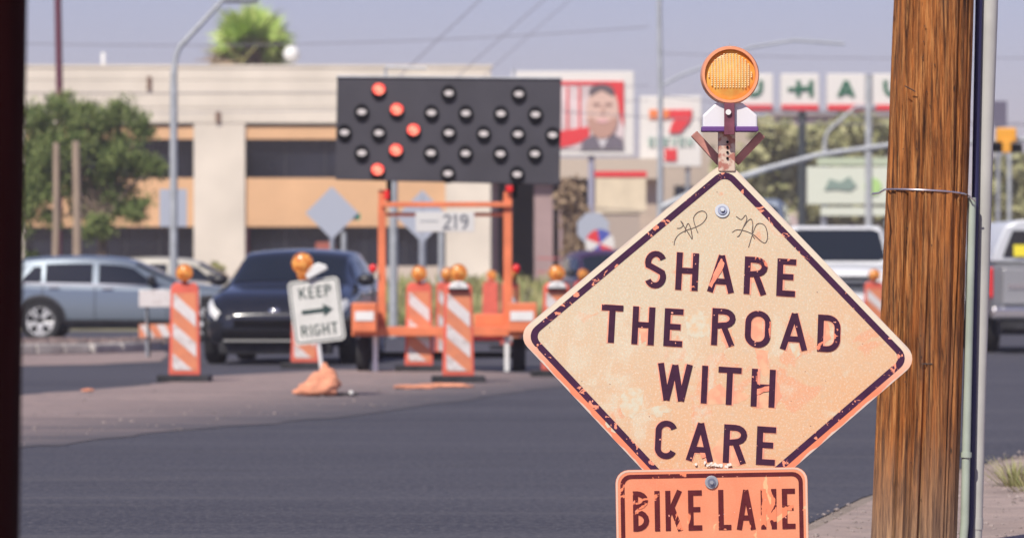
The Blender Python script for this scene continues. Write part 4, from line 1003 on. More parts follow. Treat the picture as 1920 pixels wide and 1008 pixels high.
# ================================================================== KEEP RIGHT SIGN
g = G(378, 447); Yk = g.y; kt = thing('keep_right_sign', g, 'white keep right sign leaning left on a sandbagged stand', 'sign')
kc = P(371, 346.5, Yk) - g; KM = Matrix.Rotation(R(-7), 3, 'Y')
def kput(mb, y=0):
    mb.v = [tuple(KM @ Vector(v) + kc) for v in mb.v]; return mb
hh, wwid = .56, .45
mb = MB(); mb.prism(rrect(0, 0, wwid, hh, .045), 0, .004); kput(mb).build('sign_plate', mat('sign_face_white', (.66, .66, .62), .5, var=.07, vs_=8), kt)
mb = MB(); ring_prism(mb, rrect(0, 0, wwid - .03, hh - .03, .035), rrect(0, 0, wwid - .05, hh - .05, .028), -.0015, 0); kput(mb).build('border', INKG, kt)
for (s2, z0, z1, x0, x1) in (('KEEP', .115, .215, -.135, .15), ('RIGHT', -.215, -.115, -.155, .165)):
    o = word('lettering', s2, x0, x1, z0, z1, .14, INKG, kt, -.0005, .002, gap=.2)
    for v in o.data.vertices: v.co = KM @ v.co + kc
mb = MB(); mb.prism([(-.13, .018), (.06, .018), (.06, .055), (.145, 0), (.06, -.055), (.06, -.018), (-.13, -.018)], -.004, -.0005); kput(mb).build('arrow', INKG, kt)
mb = MB(); mb.tube([(0.02, .05, .02), tuple(P(374, 392, Yk) - g + Vector((0, .03, 0))), tuple(kc + KM @ Vector((0, .02, .24)))], .021, 8); mb.build('post', WHITE, kt, smooth=True)
mb = MB(); mb.box((.1, .02, .02), (.42, .05, .03), rz=.1); mb.box((-.02, .1, .02), (.05, .5, .03), rz=.3); mb.build('stand_foot', BLACKR, kt, bevel=.01)
mb = MB(); mb.ball((.25, -.02, .035), .02); mb.build('foot_cap', WHITE, kt, smooth=True)
lc = P(354.5, 291, Yk) - g; o = warn_light(kt, lc, .098, 'lamp_lens', tilt=R(-20))
mb = MB(); mb.prism([(-.10, -.04), (.10, -.04), (.10, .0), (.05, .05), (-.05, .05), (-.10, .0)], -.03, .05)
M2 = Matrix.Rotation(R(-28), 3, 'Y'); c2 = P(370, 299, Yk - .02) - g; mb.v = [tuple(M2 @ Vector(v) + c2) for v in mb.v]; mb.build('lamp_housing', WHITE, kt, bevel=.01)
# the sandbag
def blob_mesh(c, r3, seed, tuckz=0):
    bm = bmesh.new(); bmesh.ops.create_icosphere(bm, subdivisions=3, radius=1); 
    from mathutils import noise
    for v in bm.verts:
        d = 1 + .28 * noise.noise(v.co * 1.7 + Vector((seed, 0, 0))) + .08 * noise.noise(v.co * 6 + Vector((seed, 0, 0)))
        v.co = Vector((v.co.x * r3[0] * d, v.co.y * r3[1] * d, v.co.z * r3[2] * d)) + Vector(c); v.co.z = max(v.co.z, .004)
    mb = MB(); mb.v = [tuple(v.co) for v in bm.verts]; mb.f = [tuple(v.index for v in f.verts) for f in bm.faces]; bm.free(); return mb
BAG = mat('sandbag_orange', (.70, .29, .17), .85, var=.2, vs_=9, bump=.9, bs=30)
mb = blob_mesh((-.05, -.05, .06), (.19, .15, .075), 3)
for c_, r_, sd2 in (((.01, -.02, .11), (.15, .12, .10), 5), ((.045, 0, .18), (.085, .07, .07), 9), ((-.17, -.03, .035), (.09, .08, .035), 11), ((.02, .01, .255), (.03, .03, .04), 2)):
    mb2 = blob_mesh(c_, r_, sd2); mb.add(mb2.v, mb2.f)
o = mb.build('sandbag', BAG, smooth=True, fix=False); rm = o.modifiers.new('r', 'REMESH'); rm.mode = 'VOXEL'; rm.voxel_size = .012; rm.use_smooth_shade = True; sm_ = o.modifiers.new('s', 'SMOOTH'); sm_.iterations = 3; o.location = g + Vector((0, -.03, .01)); tag(o, 'orange sandbag slumped on the foot of the keep right sign', 'sandbag')
for (px, py, lab, sx) in ((520, 437, 'flattened orange rag on the dirt before the nearest panel', 1.0), (485, 438.5, 'thin strip of orange cloth left of the flattened rag', .7), (103, 442, 'small orange scrap lying on the dirt near the left panel', .2)):
    mb = blob_mesh((0, 0, .015), (.28 * sx, .1, .012 + .016 * sx), px * .1); o = mb.build('cloth_scrap', BAG, smooth=True, fix=False); o.location = G(px, py) + Vector((0, 0, .006)); tag(o, lab, 'cloth')

# ================================================================== ARROW BOARD TRAILER
YA = GY(418); g = Vector(((526 - CX) / F * YA, YA, 0)); sA = F / YA
at = thing('arrow_board_trailer', g, 'orange trailer carrying a black arrow board with five lit red lamps', 'arrow board')
def A(px, py, dy=0): return P(px, py, YA + dy) - g
mb = MB(); tl, tr, br, bl_ = A(395, 71), A(658, 73), A(656, 199), A(393, 193)
th = .10
mb.add([bl_, br, tr, tl] + [v + Vector((0, th, 0)) for v in (bl_, br, tr, tl)], [(0, 1, 2, 3), (7, 6, 5, 4), (0, 4, 5, 1), (3, 2, 6, 7), (0, 3, 7, 4), (1, 5, 6, 2)])
mb.build('board', BOARD, at, bevel=.01)
mb = MB(); mb.tube([A(394.5, 72, -.01), A(658, 74, -.01)], .012, 5); mb.build('edge_trim', GALV, at)
lamps = [(444, 88, 1), (526, 91, 0), (608, 92, 0), (424, 113, 0), (465, 111.5, 1), (505.6, 114, 0), (546, 114.5, 0), (587, 115, 0), (627.5, 116, 0), (403.7, 137, 0), (444, 137.5, 0), (484.5, 135.5, 1), (526, 137.5, 0), (566.8, 138.5, 0), (607, 139, 0), (647.6, 140, 0),
         (424, 161, 0), (464, 159, 1), (505, 161, 0), (545.6, 161.5, 0), (586.4, 162, 0), (627, 162, 0), (442.5, 182, 1), (525, 185, 0), (606, 186, 0)]
LOFF = mat('lamp_off', (.62, .58, .56), .35); LON, n, b, tc = node_mat('lamp_lit')
chk = n.nodes.new('ShaderNodeTexVoronoi'); chk.inputs['Scale'].default_value = 30; n.links.new(tc.outputs['Object'], chk.inputs[0])
ec = mix(n, rng_(n, chk.outputs[0], .25, .55), (1.0, .62, .38), (1.0, .06, .05)); n.links.new(ec, b.inputs['Emission Color']); b.inputs['Emission Strength'].default_value = 1.15; b.inputs['Base Color'].default_value = (.5, .05, .03, 1)
def disc(rx, rz, n=20): return [(rx * math.cos(2 * math.pi * i / n), rz * math.sin(2 * math.pi * i / n)) for i in range(n)]
m_h = MB(); m_h.prism(disc(.084, .100), -.014, 0); m_o = MB(); m_o.prism(disc(.050, .032), -.026, -.012); m_l = MB(); m_l.prism(disc(.068, .062), -.03, -.012)
base_h = m_h.build('lamp', HOODM, at); base_o = m_o.build('lens', LOFF, base_h); base_l = m_l.build('lens', LON, base_h)
tmpl = (base_h.data, base_o.data, base_l.data)
for o in (base_o, base_l, base_h): bpy.data.objects.remove(o)
for (px, py, lit) in lamps:
    h_ = bpy.data.objects.new('lamp', tmpl[0]); COL.objects.link(h_); h_.parent = at; h_.location = A(px, py + 2.0, -.002)
    if lit: h_['label'] = 'lit red lamp'
    l_ = bpy.data.objects.new('lens', tmpl[2] if lit else tmpl[1]); COL.objects.link(l_); l_.parent = h_; l_.location = (0, 0, .028 if lit else .012)
# thin visor roofs above the unlit lamps
# brackets on top of the board
mb = MB(); mb.box(A(452, 67, .05) + Vector((0, 0, -.02)), (.03, .04, .12)); mb.box(A(603, 69, .05), (.03, .04, .12)); mb.tube([A(452, 61, .05), A(500, 63, .05)], .014, 5); mb.build('lifting_bracket', GALV, at)
def bar(nm, m, x0, x1, y0, y1, dy=.1, dep=.07, bev=.006):
    mb = MB(); a_, b2 = A(x0, y1, dy), A(x1, y0, dy); mb.box((a_ + b2) / 2, (b2.x - a_.x, dep, b2.z - a_.z)); return mb.build(nm, m, at, bevel=bev)
bar('upright', OR_ST, 443, 452, 223, 374, .12); bar('upright', OR_ST, 590, 600, 206, 374, .12)
bar('crossbar', OR_ST, 447, 600, 219, 225, .06, .06); bar('crossbar', OR_ST, 452.3, 589.7, 231.5, 236, .14, .05)
bar('mast', HOODM, 453, 459, 193, 219, .14, .06); bar('mast', HOODM, 600.2, 606, 193, 214, .14, .06); bar('mast_collar', REDL, 450, 456, 205, 216, .04, .05)
bar('mast_collar', REDL, 593, 601, 200, 207, .04, .05)
bar('upright_foot', OR_ST, 443.5, 452, 205, 222.8, .12, .05)
bar('deck', OR_ST, 413, 640, 365, 375.5, .05, .5); bar('deck_box', OR_ST, 556, 590, 350, 364.6, .25, .3)
for (x0, x1) in ((413, 442), (595, 629)):
    bar('cabinet', OR_ST, x0, x1, 337, 371, -.25, .5, .012)
    bar('label_plate', WHITE, x0 + 3, x1 - 4, 347, 358, -.508, .006, 0)
bar('name_plate', mat('plate_white', (.62, .62, .6), .5), 487, 556, 231, 254, -.02, .01)
nb = MB(); a_ = A(519, 251, -.026); b2 = A(551, 233.5, -.026)
text_mb(nb, '219', a_.x, a_.z, b2.z - a_.z, {'*': .56, '1': .26}, .14, .16, a_.y, .003)
for k_, vs__ in enumerate((0,)): nb.build('plate_number', mat('grey_ink', (.13, .14, .17), .6), at, fix=False)
mb = MB(); a_ = A(490, 241, -.03); mb.box(a_ + Vector((.12, 0, 0)), (.2, .004, .012)); mb.build('faint_line', mat('faint_grey', (.4, .42, .44), .5), at)
mb = MB(); mb.tube([A(434, 398, .3), A(612, 398, .3)], .035, 8); mb.build('axle', HOODM, at, smooth=True)
for (x, nm_) in ((426, 'l'), (608, 'r')):
    c = A(x, 398, .3); mb = MB(); rr = .185 
    n_ = 24; wdt = .15; prof = [(-wdt / 2, rr * .5), (-wdt / 2, rr * .92), (-wdt / 2 + .02, rr), (wdt / 2 - .02, rr), (wdt / 2, rr * .92), (wdt / 2, rr * .5)]
    mb.add([(xx, q_ * math.cos(2 * math.pi * i / n_), q_ * math.sin(2 * math.pi * i / n_)) for xx, q_ in prof for i in range(n_)], [(j * n_ + i, j * n_ + (i + 1) % n_, (j + 1) * n_ + (i + 1) % n_, (j + 1) * n_ + i) for j in range(5) for i in range(n_)] + [tuple(range(n_)), tuple(5 * n_ + i for i in range(n_))])
    mb.v = [tuple(Vector(v) + Vector((c.x, c.y, rr + .004))) for v in mb.v]; mb.build('wheel', TYRE, at, smooth=True)
    bar('mudguard', OR_ST, x - 9, x + 9, 371.5, 376, .3, .45)
for x in (440, 594):
    bar('jack_leg', WHITE, x - 3, x + 3, 374, 417.5, -.1, .05)
for (x, nm_) in ((437, ''), (605, '')):
    mb = MB(); mb.ball(A(x, 297, .02), (.045, .045, .05)); mb.build('red_marker_light', REDL, at, smooth=True)
    mb = MB(); mb.tube([A(x, 299, .02), A(x, 338, .02)], .01, 6); mb.build('marker_stem', HOODM, at)
bar('tail_light', REDL, 553, 592, 376.5, 381, -.1, .03)

# ================================================================== DIAMOND SIGN
YD = 14.2; sD = F / YD
gd = Vector(((846 - CX) / sD, YD - .19, .006))
dt = thing('diamond_sign', gd, 'faded orange share the road with care diamond on a rusty stand', 'sign')
ROLL, LEAN = R(3.5), R(20)
cD = P(841, 389, YD) - gd
DM = Matrix.Rotation(ROLL, 3, 'Y') @ Matrix.Rotation(-LEAN, 3, 'X')
def dput(o):                              # sign face coordinates -> the stand
    o.matrix_basis = Matrix.Translation(cD) @ DM.to_4x4(); return o
cr, sr = math.cos(ROLL), math.sin(ROLL); CL = math.cos(LEAN)
def uv(px, py):
    du, dv = px - 841, 389 - py
    return ((du * cr - dv * sr) / sD, (du * sr + dv * cr) / sD / CL)
def diamond(side, r, n=6):
    pts_ = rrect(0, 0, side, side, r, n); c_ = math.sqrt(.5)
    return [((x - z) * c_, (x + z) * c_) for x, z in pts_]
# face material
FACE, n, b, tc = node_mat('faded_orange_face'); o_ = tc.outputs['Object']
sep = n.nodes.new('ShaderNodeSeparateXYZ'); n.links.new(o_, sep.inputs[0])
grad = mth(n, 'ADD', mth(n, 'MULTIPLY', sep.outputs[2], -.75), mth(n, 'MULTIPLY', sep.outputs[0], .42))
bigw = nz(n, o_, 2.2, 4, .3); g1 = mth(n, 'ADD', grad, mth(n, 'MULTIPLY', bigw, .9))
c = mix(n, rng_(n, g1, .15, .85), (0.48, 0.435, 0.31), (0.565, 0.30, 0.142))
def near_(cx_, cz_, rad, amt):
    dx_ = mth(n, 'SUBTRACT', sep.outputs[0], cx_); dz_ = mth(n, 'SUBTRACT', sep.outputs[2], cz_)
    d_ = mth(n, 'SQRT', mth(n, 'ADD', mth(n, 'MULTIPLY', dx_, dx_), mth(n, 'MULTIPLY', dz_, dz_)))
    return rng_(n, d_, 0, rad, amt, 0)
pt1 = mth(n, 'ADD', nz(n, o_, 6.5, 3, .7, .5), near_(.10, -.16, .38, .13))
c = mix(n, rng_(n, pt1, .64, .67, 0, .75), c, (0.60, 0.25, 0.13))
pt2 = mth(n, 'ADD', nz(n, mapping(n, tc, (1.2, 1, .9)), 7.0, 4, .6, .6), near_(-.28, -.08, .42, .12))
c = mix(n, rng_(n, pt2, .58, .68, 0, .7), c, (0.52, 0.50, 0.38))
gr = nz(n, o_, 190, 3); c = mix(n, rng_(n, gr, .40, .62, 0, .6), c, (0.58, 0.34, 0.20)); gr3 = nz(n, o_, 150, 4, 0, .7); c = mix(n, rng_(n, gr3, .52, .66, 0, .55), c, (0.62, 0.58, 0.48)); gr2 = nz(n, o_, 60, 4); c = mix(n, rng_(n, gr2, .5, .7, 0, .3), c, (0.42, 0.36, 0.28))
# fine scratches and pinholes
sc_ = nz(n, mapping(n, tc, (6, 1, 40)), 3, 4); c = mix(n, rng_(n, sc_, .68, .72, 0, .3), c, (0.78, 0.70, 0.55))
vo = n.nodes.new('ShaderNodeTexVoronoi'); vo.inputs['Scale'].default_value = 22; n.links.new(o_, vo.inputs[0])
c = mix(n, rng_(n, vo.outputs[0], .045, .035), c, (0.12, 0.06, 0.05))
# bleached rim around the edge of the plate
ax = mth(n, 'ABSOLUTE', sep.outputs[0]); az = mth(n, 'ABSOLUTE', sep.outputs[2]); dd = mth(n, 'ADD', ax, az)
edg = mth(n, 'ADD', dd, mth(n, 'MULTIPLY', mth(n, 'SUBTRACT', nz(n, o_, 14, 4), .5), .03))
low = rng_(n, sep.outputs[2], -.12, .05)
rimc = mix(n, low, (0.66, 0.18, 0.085), (0.58, 0.50, 0.38))
c = mix(n, rng_(n, edg, .592, .600), c, rimc)
c = mix(n, rng_(n, edg, .640, .643), c, (0.52, 0.42, 0.35))
n.links.new(c, b.inputs['Base Color']); b.inputs['Roughness'].default_value = .5; b.inputs['Specular IOR Level'].default_value = .3
bump(n, b, pt1, .25, .002)
# worn black ink that lets the orange show
def ink_mat(name, ink, under, thr, sc=9):
    m, n, b, tc = node_mat(name); o_ = tc.outputs['Object']
    f1 = nz(n, o_, sc, 4, 1.0); f2 = nz(n, o_, 90, 3)
    f = mth(n, 'ADD', f1, mth(n, 'MULTIPLY', mth(n, 'SUBTRACT', f2, .5), .10))
    k = nz(n, o_, 30, 4); inkc = mix(n, rng_(n, k, .3, .7), ink, tuple(min(1, q * 1.5) for q in ink))
    c = mix(n, rng_(n, f, thr, thr + .012), inkc, under)
    sp = nz(n, o_, 70, 2, 0, .3); c = mix(n, rng_(n, sp, .735, .75), c, (0.72, 0.30, 0.22))
    n.links.new(c, b.inputs['Base Color']); b.inputs['Roughness'].default_value = .6; b.inputs['Specular IOR Level'].default_value = .12; return m
INK = ink_mat('worn_ink', (0.030, 0.006, 0.022), (0.66, 0.20, 0.12), .66)
INKB = ink_mat('worn_ink_border', (0.032, 0.007, 0.030), (0.66, 0.24, 0.15), .60, 26)
SIDE = .9144
mb = MB(); mb.prism(diamond(SIDE, .055), 0, .003); dput(mb.build('sign_face', FACE, dt))
mb = MB(); ring_prism(mb, diamond(SIDE - .040, .045), diamond(SIDE - .040 - .042, .028), -.0012, -.0001); dput(mb.build('border', INKB, dt))
ORH = mat('orange_halo', (0.66, 0.24, 0.15), .5, var=.15, vs_=30)
for (s2, x0, x1, yb, yt) in (('SHARE', 755, 933, 325, 281), ('THE', 703, 799, 386, 342), ('ROAD', 833, 984, 391, 348), ('WITH', 769, 906, 455, 411.5), ('CARE', 765, 905, 521.5, 477.5)):
    u0, v0 = uv(x0, yb + (x0 - 841) * .061 * .0 - 0); 
    xm = (x0 + x1) / 2; um, vb = uv(xm, yb); _, vt = uv(xm, yt); hwd = (x1 - x0) / 2 / sD
    dput(word('lettering', s2, um - hwd, um + hwd, vb, vt, .150, INK, dt, -.0016, .0012, gap=.27))
    dput(word('letter_halo', s2, um - hwd - .0025, um + hwd + .0025, vb - .002, vt + .002, .180, ORH, dt, -.0003, .0007, gap=.27))
PEEL = mat('peeled_orange', (0.60, 0.25, 0.14), .55, vs_=22, col2=(0.60, 0.34, 0.19), lo=.42, hi=.6); PEEL2 = mat('peeled_chip', (0.70, 0.20, 0.11), .55, var=.2, vs_=30)
PALE = mat('bleached_patch', (0.50, 0.46, 0.345), .55, vs_=45, col2=(0.54, 0.37, 0.22), lo=.42, hi=.62)
def patchy(zpts, y0, m_, jit=.0035, nm='peeled_patch'):
    pts_ = [Vector(uv(600 + a_ / 2.29, 160 + b_ / 2.29)) for a_, b_ in zpts]; out = []
    for i in range(len(pts_)):
        p_, q_ = pts_[i], pts_[(i + 1) % len(pts_)]
        for k in range(4): v_ = p_.lerp(q_, k / 4); out.append((v_.x + random.uniform(-jit, jit), v_.y + random.uniform(-jit, jit)))
    mb = MB(); mb.prism(out, y0 - .0003, y0); dput(mb.build(nm, m_, dt))
for zp in ([(688, 600), (712, 620), (722, 655), (700, 692), (645, 684), (655, 640), (690, 655)], [(528, 640), (556, 622), (600, 645), (638, 650), (606, 676), (512, 676)], [(652, 528), (690, 532), (684, 575), (700, 590), (672, 604), (656, 560)],
           [(530, 800), (560, 760), (590, 790), (618, 838), (535, 842)], [(556, 450), (590, 480), (600, 522), (575, 528), (560, 500)], [(636, 445), (672, 442), (676, 505), (650, 515), (634, 490)],
           [(650, 305), (668, 318), (664, 348), (645, 352)], [(820, 450), (850, 455), (856, 500), (830, 525)], [(468, 750), (520, 760), (530, 800), (480, 812)], [(336, 470), (366, 462), (372, 500), (350, 515)]): patchy(zp, -.0001, PEEL)
for zp in ([(548, 318), (566, 286), (574, 300), (560, 330), (538, 366), (530, 360)], [(640, 640), (690, 628), (696, 640), (650, 652)], [(672, 300), (684, 296), (686, 312), (674, 316)], [(498, 800), (520, 794), (526, 812), (505, 820)], [(380, 206), (392, 196), (398, 204), (388, 214)]): patchy(zp, -.0030, PEEL2, .002)
for zp in ([(465, 445), (500, 425), (528, 440), (535, 490), (500, 505), (472, 490)], [(292, 650), (330, 628), (352, 640), (350, 690), (310, 715), (290, 690)], [(350, 690), (395, 675), (430, 690), (385, 712)], [(740, 520), (762, 508), (785, 530), (765, 552)], [(230, 690), (262, 712), (275, 748), (250, 730)]): patchy(zp, -.0001, PALE, .006, 'bleached_patch')
# bolt with washer
def bolt(root, putf, u, v, y0, R1=.024):
    mb = MB(); mb.cyl((u, y0, v), (u, y0 - .004, v), R1, n=20); w_ = putf(mb.build('washer', GALV, root, bevel=.001))
    mb = MB(); mb.cyl((u, y0 - .0045, v), (u, y0 - .008, v), R1 * .62, n=18); putf(mb.build('washer', mat('zinc_dark', (.22, .24, .32), .4, .5), root))
    mb = MB(); mb.cyl((u, y0 - .0085, v), (u, y0 - .016, v), R1 * .3, n=6); putf(mb.build('bolt_head', GALV, root))
bolt(dt, dput, *uv(849, 229), -.001)
# marker scribbles
Z = lambda lst: [(760 + x / 4.033, 30 + y / 4.033) for x, y in lst]
scr = [Z([(127, 965), (132, 940), (150, 915), (185, 895), (225, 882), (262, 862), (284, 832), (280, 810), (262, 802), (238, 812), (222, 835), (228, 870), (242, 908)]),
       Z([(142, 885), (158, 884), (172, 868), (160, 850), (178, 880), (200, 915), (214, 936), (208, 890), (196, 862), (185, 880), (180, 905)]),
       Z([(405, 905), (425, 893), (460, 896), (505, 915), (540, 945), (562, 955), (574, 925), (566, 880), (545, 862), (522, 868), (505, 905), (490, 950), (482, 976)]),
       Z([(426, 828), (450, 843), (470, 822), (476, 842), (462, 872), (440, 918), (428, 925)]), Z([(462, 876), (480, 850), (498, 842), (504, 870), (500, 912), (512, 935)])]
def smooth_path(pts_):
    out = []
    for i in range(len(pts_) - 1):
        p0, p1, p2, p3 = [Vector(pts_[min(max(i + k, 0), len(pts_) - 1)]) for k in (-1, 0, 1, 2)]
        for k in range(4):
            t_ = k / 4; out.append(.5 * ((2 * p1) + (p2 - p0) * t_ + (2 * p0 - 5 * p1 + 4 * p2 - p3) * t_ ** 2 + (3 * p1 - p0 - 3 * p2 + p3) * t_ ** 3))
    return out + [Vector(pts_[-1])]
for grp_ in (scr[:2], scr[2:]):
    mb = MB()
    for k, pl in enumerate(grp_): mb.tube([(uv(*p)[0], -.0008 - k * .0002, uv(*p)[1]) for p in smooth_path(pl)], .0015, 5)
    dput(mb.build('marker_scribble', mat('marker_ink', (.10, .07, .06), .6), dt, fix=False))
# torn paper scrap above the plaque
mb = MB(); u, v = uv(834, 526)
for k in range(26):
    uu, v2 = u + random.gauss(0, .02), v + random.gauss(0, .006); s_ = random.uniform(.003, .009); mb.box((uu, -.003 - k * .0004, v2), (s_ * 1.6, .0003, s_), m=Matrix.Rotation(random.random() * 3, 3, 'Y'))
dput(mb.build('torn_tape', mat('tape', (.66, .62, .55), .7), dt, fix=False))
# plaque
SP = MB(); pc = P(834.5, 587, YD - .22) - gd
PMx = Matrix.Rotation(R(-1.0), 3, 'Y')
sP = F / (YD - .22)
def pput(o): o.matrix_basis = Matrix.Translation(pc) @ PMx.to_4x4(); return o
PW, PH = 225 / sP, 112 / sP
PFACE, n, b, tc = node_mat('orange_plaque_face'); o_ = tc.outputs['Object']
p1 = nz(n, o_, 6, 4, .8); c = mix(n, rng_(n, p1, .3, .7), (0.80, 0.225, 0.105), (0.80, 0.30, 0.15))
p2 = nz(n, o_, 9, 3, 1.5, .45); c = mix(n, rng_(n, p2, .66, .675), c, (0.74, 0.48, 0.24)); p3 = nz(n, o_, 200, 2); c = mix(n, rng_(n, p3, .3, .7, 0, .2), c, (0.85, 0.45, 0.33))
p4 = nz(n, o_, 45, 3); c = mix(n, rng_(n, p4, .71, .73), c, (0.75, 0.66, 0.60))
n.links.new(c, b.inputs['Base Color']); b.inputs['Roughness'].default_value = .45
mb = MB(); mb.prism(rrect(0, 0, PW, PH, .042), 0, .003); pl_ = pput(mb.build('plaque', PFACE, dt))
mb = MB(); ring_prism(mb, rrect(0, 0, PW - .002, PH - .002, .041), rrect(0, 0, PW - .014, PH - .014, .036), -.0008, -.0001); pput(mb.build('plaque_rim', mat('pale_rim', (.72, .50, .38), .5), dt))
INKR = ink_mat('worn_ink_plaque', (0.085, 0.014, 0.018), (0.80, 0.25, 0.13), .585, 9)
mb = MB(); ring_prism(mb, rrect(0, 0, PW - .030, PH - .030, .032), rrect(0, 0, PW - .056, PH - .056, .022), -.0012, -.0001); pput(mb.build('plaque_border', INKR, dt))
for (s2, x0, x1) in (('BIKE', 742, 822), ('LANE', 842, 932)):
    pput(word('lettering', s2, (x0 - 834.5) / sP, (x1 - 834.5) / sP, -(603 - 587) / sP, (587 - 556) / sP, .128, INKR, dt, -.0004, .0012, gap=.22))
bolt(dt, pput, 0.0, (587 - 547) / sP, -.001, .021)
# stand: mast behind the plate, top bracket, folding arms, lamp
def D(px, py, dy=0): return P(px, py, YD + .2 + dy) - gd
mb = MB(); top_ = D(853, 140, .10); mb.tube([(0, .02, .06), tuple(D(848, 480, -.19)), tuple(top_)], .019, 4); mb.build('mast', RUST, dt)
mb = MB(); a_, b2 = D(841, 180, .02), D(862, 137, .02); mb.box((a_ + b2) / 2, (.055, .04, b2.z - a_.z + .02)); mb.build('top_bracket', mat('rust_pale', (.42, .17, .13), .7, .1, col2=(.64, .50, .40), vs_=38, lo=.45, hi=.55), dt, bevel=.004)
for (py) in (149, 155, 161, 168):
    mb = MB(); p = D(852.5, py, -.001); mb.cyl(p, p + Vector((0, -.003, 0)), .0045, n=8); mb.build('bolt_hole', HOODM, dt)
for (p, q) in (((844, 173), (813, 139)), ((862, 173), (893, 140))):
    a_, b2 = D(*p, .07), D(*q, .07); d = (b2 - a_); Mx = Matrix.Rotation(-math.atan2(d.z, d.x), 3, 'Y'); mb = MB(); mb.box((a_ + b2) / 2, (d.length, .03, .026), m=Mx); mb.build('folding_arm', mat('rust_rose', (.50, .23, .19), .7, .1, var=.25, vs_=15, bump=.3), dt, bevel=.003)
mb = MB(); a_, b2 = D(847.5, 141, .0), D(860.5, 103, .0); mb.box((a_ + b2) / 2 + Vector((0, -.045, 0)), (.034, .008, b2.z - a_.z)); mb.build('lamp_strap', mat('plum_strap', (.20, .06, .09), .55, .2, var=.25, vs_=20), dt, bevel=.002)
mb = MB(); p = D(853.5, 114, -.052); mb.cyl(p, p + Vector((0, -.006, 0)), .009, n=14); mb.build('strap_bolt', WHITE, dt)
hx = [(823, 134), (887, 134), (887, 118), (870, 104), (861, 101), (846, 101), (838, 104), (823, 118)]
mb = MB(); mb.prism([(D(x, y).x, D(x, y).z) for x, y in hx], YD + .17 - gd.y, YD + .25 - gd.y); mb.build('lamp_housing', mat('lamp_white', (.72, .71, .74), .45), dt, bevel=.006)
mb = MB(); a_, b2 = D(822, 137), D(888, 131); mb.box((a_ + b2) / 2 + Vector((0, .005, 0)), (b2.x - a_.x, .09, b2.z - a_.z)); mb.build('housing_base', mat('violet_plastic', (.13, .05, .22), .5), dt, bevel=.003)
# big amber lens, ribbed
lc = D(855, 71, -.0); rL = 34.5 / sD
AMB = mat('amber_rim', (0.80, 0.33, 0.17), .35, var=.1, vs_=20)
n_ = 40
mb = MB(); prof = [(1, .03), (1.0, -.035), (.96, -.05), (.88, -.05), (.86, -.034)]
mb.add([(rL * k * math.cos(2 * math.pi * i / n_), yy, rL * k * math.sin(2 * math.pi * i / n_)) for (k, yy) in prof for i in range(n_)],
       [(j * n_ + i, j * n_ + (i + 1) % n_, (j + 1) * n_ + (i + 1) % n_, (j + 1) * n_ + i) for j in range(4) for i in range(n_)] + [tuple(range(n_))])
mb.v = [tuple(Vector(v) + lc) for v in mb.v]; mb.build('lamp_rim', AMB, dt, smooth=True)
LENSM, n, b, tc = node_mat('amber_ribbed'); o_ = tc.outputs['Object']
n2 = nz(n, o_, 35, 3); c = mix(n, rng_(n, n2, .3, .7), (0.82, 0.30, 0.05), (0.80, 0.46, 0.10)); n.links.new(c, b.inputs['Base Color']); b.inputs['Roughness'].default_value = .2
b.inputs['Specular IOR Level'].default_value = .7
lensm = MB(); lensm.add([(rL * k * math.cos(2 * math.pi * i / n_), yy, rL * k * math.sin(2 * math.pi * i / n_)) for (k, yy) in ((.86, -.033), (.6, -.044), (.3, -.05), (.02, -.052)) for i in range(n_)],
       [(j * n_ + i, j * n_ + (i + 1) % n_, (j + 1) * n_ + (i + 1) % n_, (j + 1) * n_ + i) for j in range(3) for i in range(n_)] + [tuple(3 * n_ + i for i in range(n_))])
lensm.v = [tuple(Vector(v) + lc) for v in lensm.v]; lo_ = lensm.build('lamp_lens', LENSM, dt, smooth=True)
# prism beads on the lens
mb = MB(); stp = .0098
for i in range(-7, 8):
    for j in range(-10, 11):
        x, z = i * stp, j * .0066
        rr = math.hypot(x, z)
        if rr < rL * .74 and z > -rL * .45:
            yy = -.0335 - .018 * (1 - (rr / rL) ** 2); hs = .0026
            mb.add([(x - hs, yy, z - hs), (x + hs, yy, z - hs), (x + hs, yy, z + hs), (x - hs, yy, z + hs), (x, yy - .0035, z)], [(0, 1, 4), (1, 2, 4), (2, 3, 4), (3, 0, 4)])
mb.v = [tuple(Vector(v) + lc) for v in mb.v]; mb.build('lens_beads', mat('bead_gold', (.92, .74, .42), .2, spec=.8), lo_, fix=False)
mb = MB(); q = lc + Vector((0, -.02, rL * .99)); mb.cyl(q, q + Vector((0, -.02, 0)), .006, n=10); mb.build('rim_screw', GALV, dt)
# low stand
mb = MB(); mb.box((0, .02, .10), (.07, .07, .14)); mb.build('spring_base', RUST, dt, bevel=.006)
for (dx, dy) in ((-.62, -.42), (.62, -.42), (-.62, .62), (.62, .62)):
    mb = MB(); mb.tube([(0, .02, .12), (dx * .5, .02 + dy * .5, .06), (dx, .02 + dy, .018)], .016, 6); mb.build('leg', RUST, dt, smooth=True)

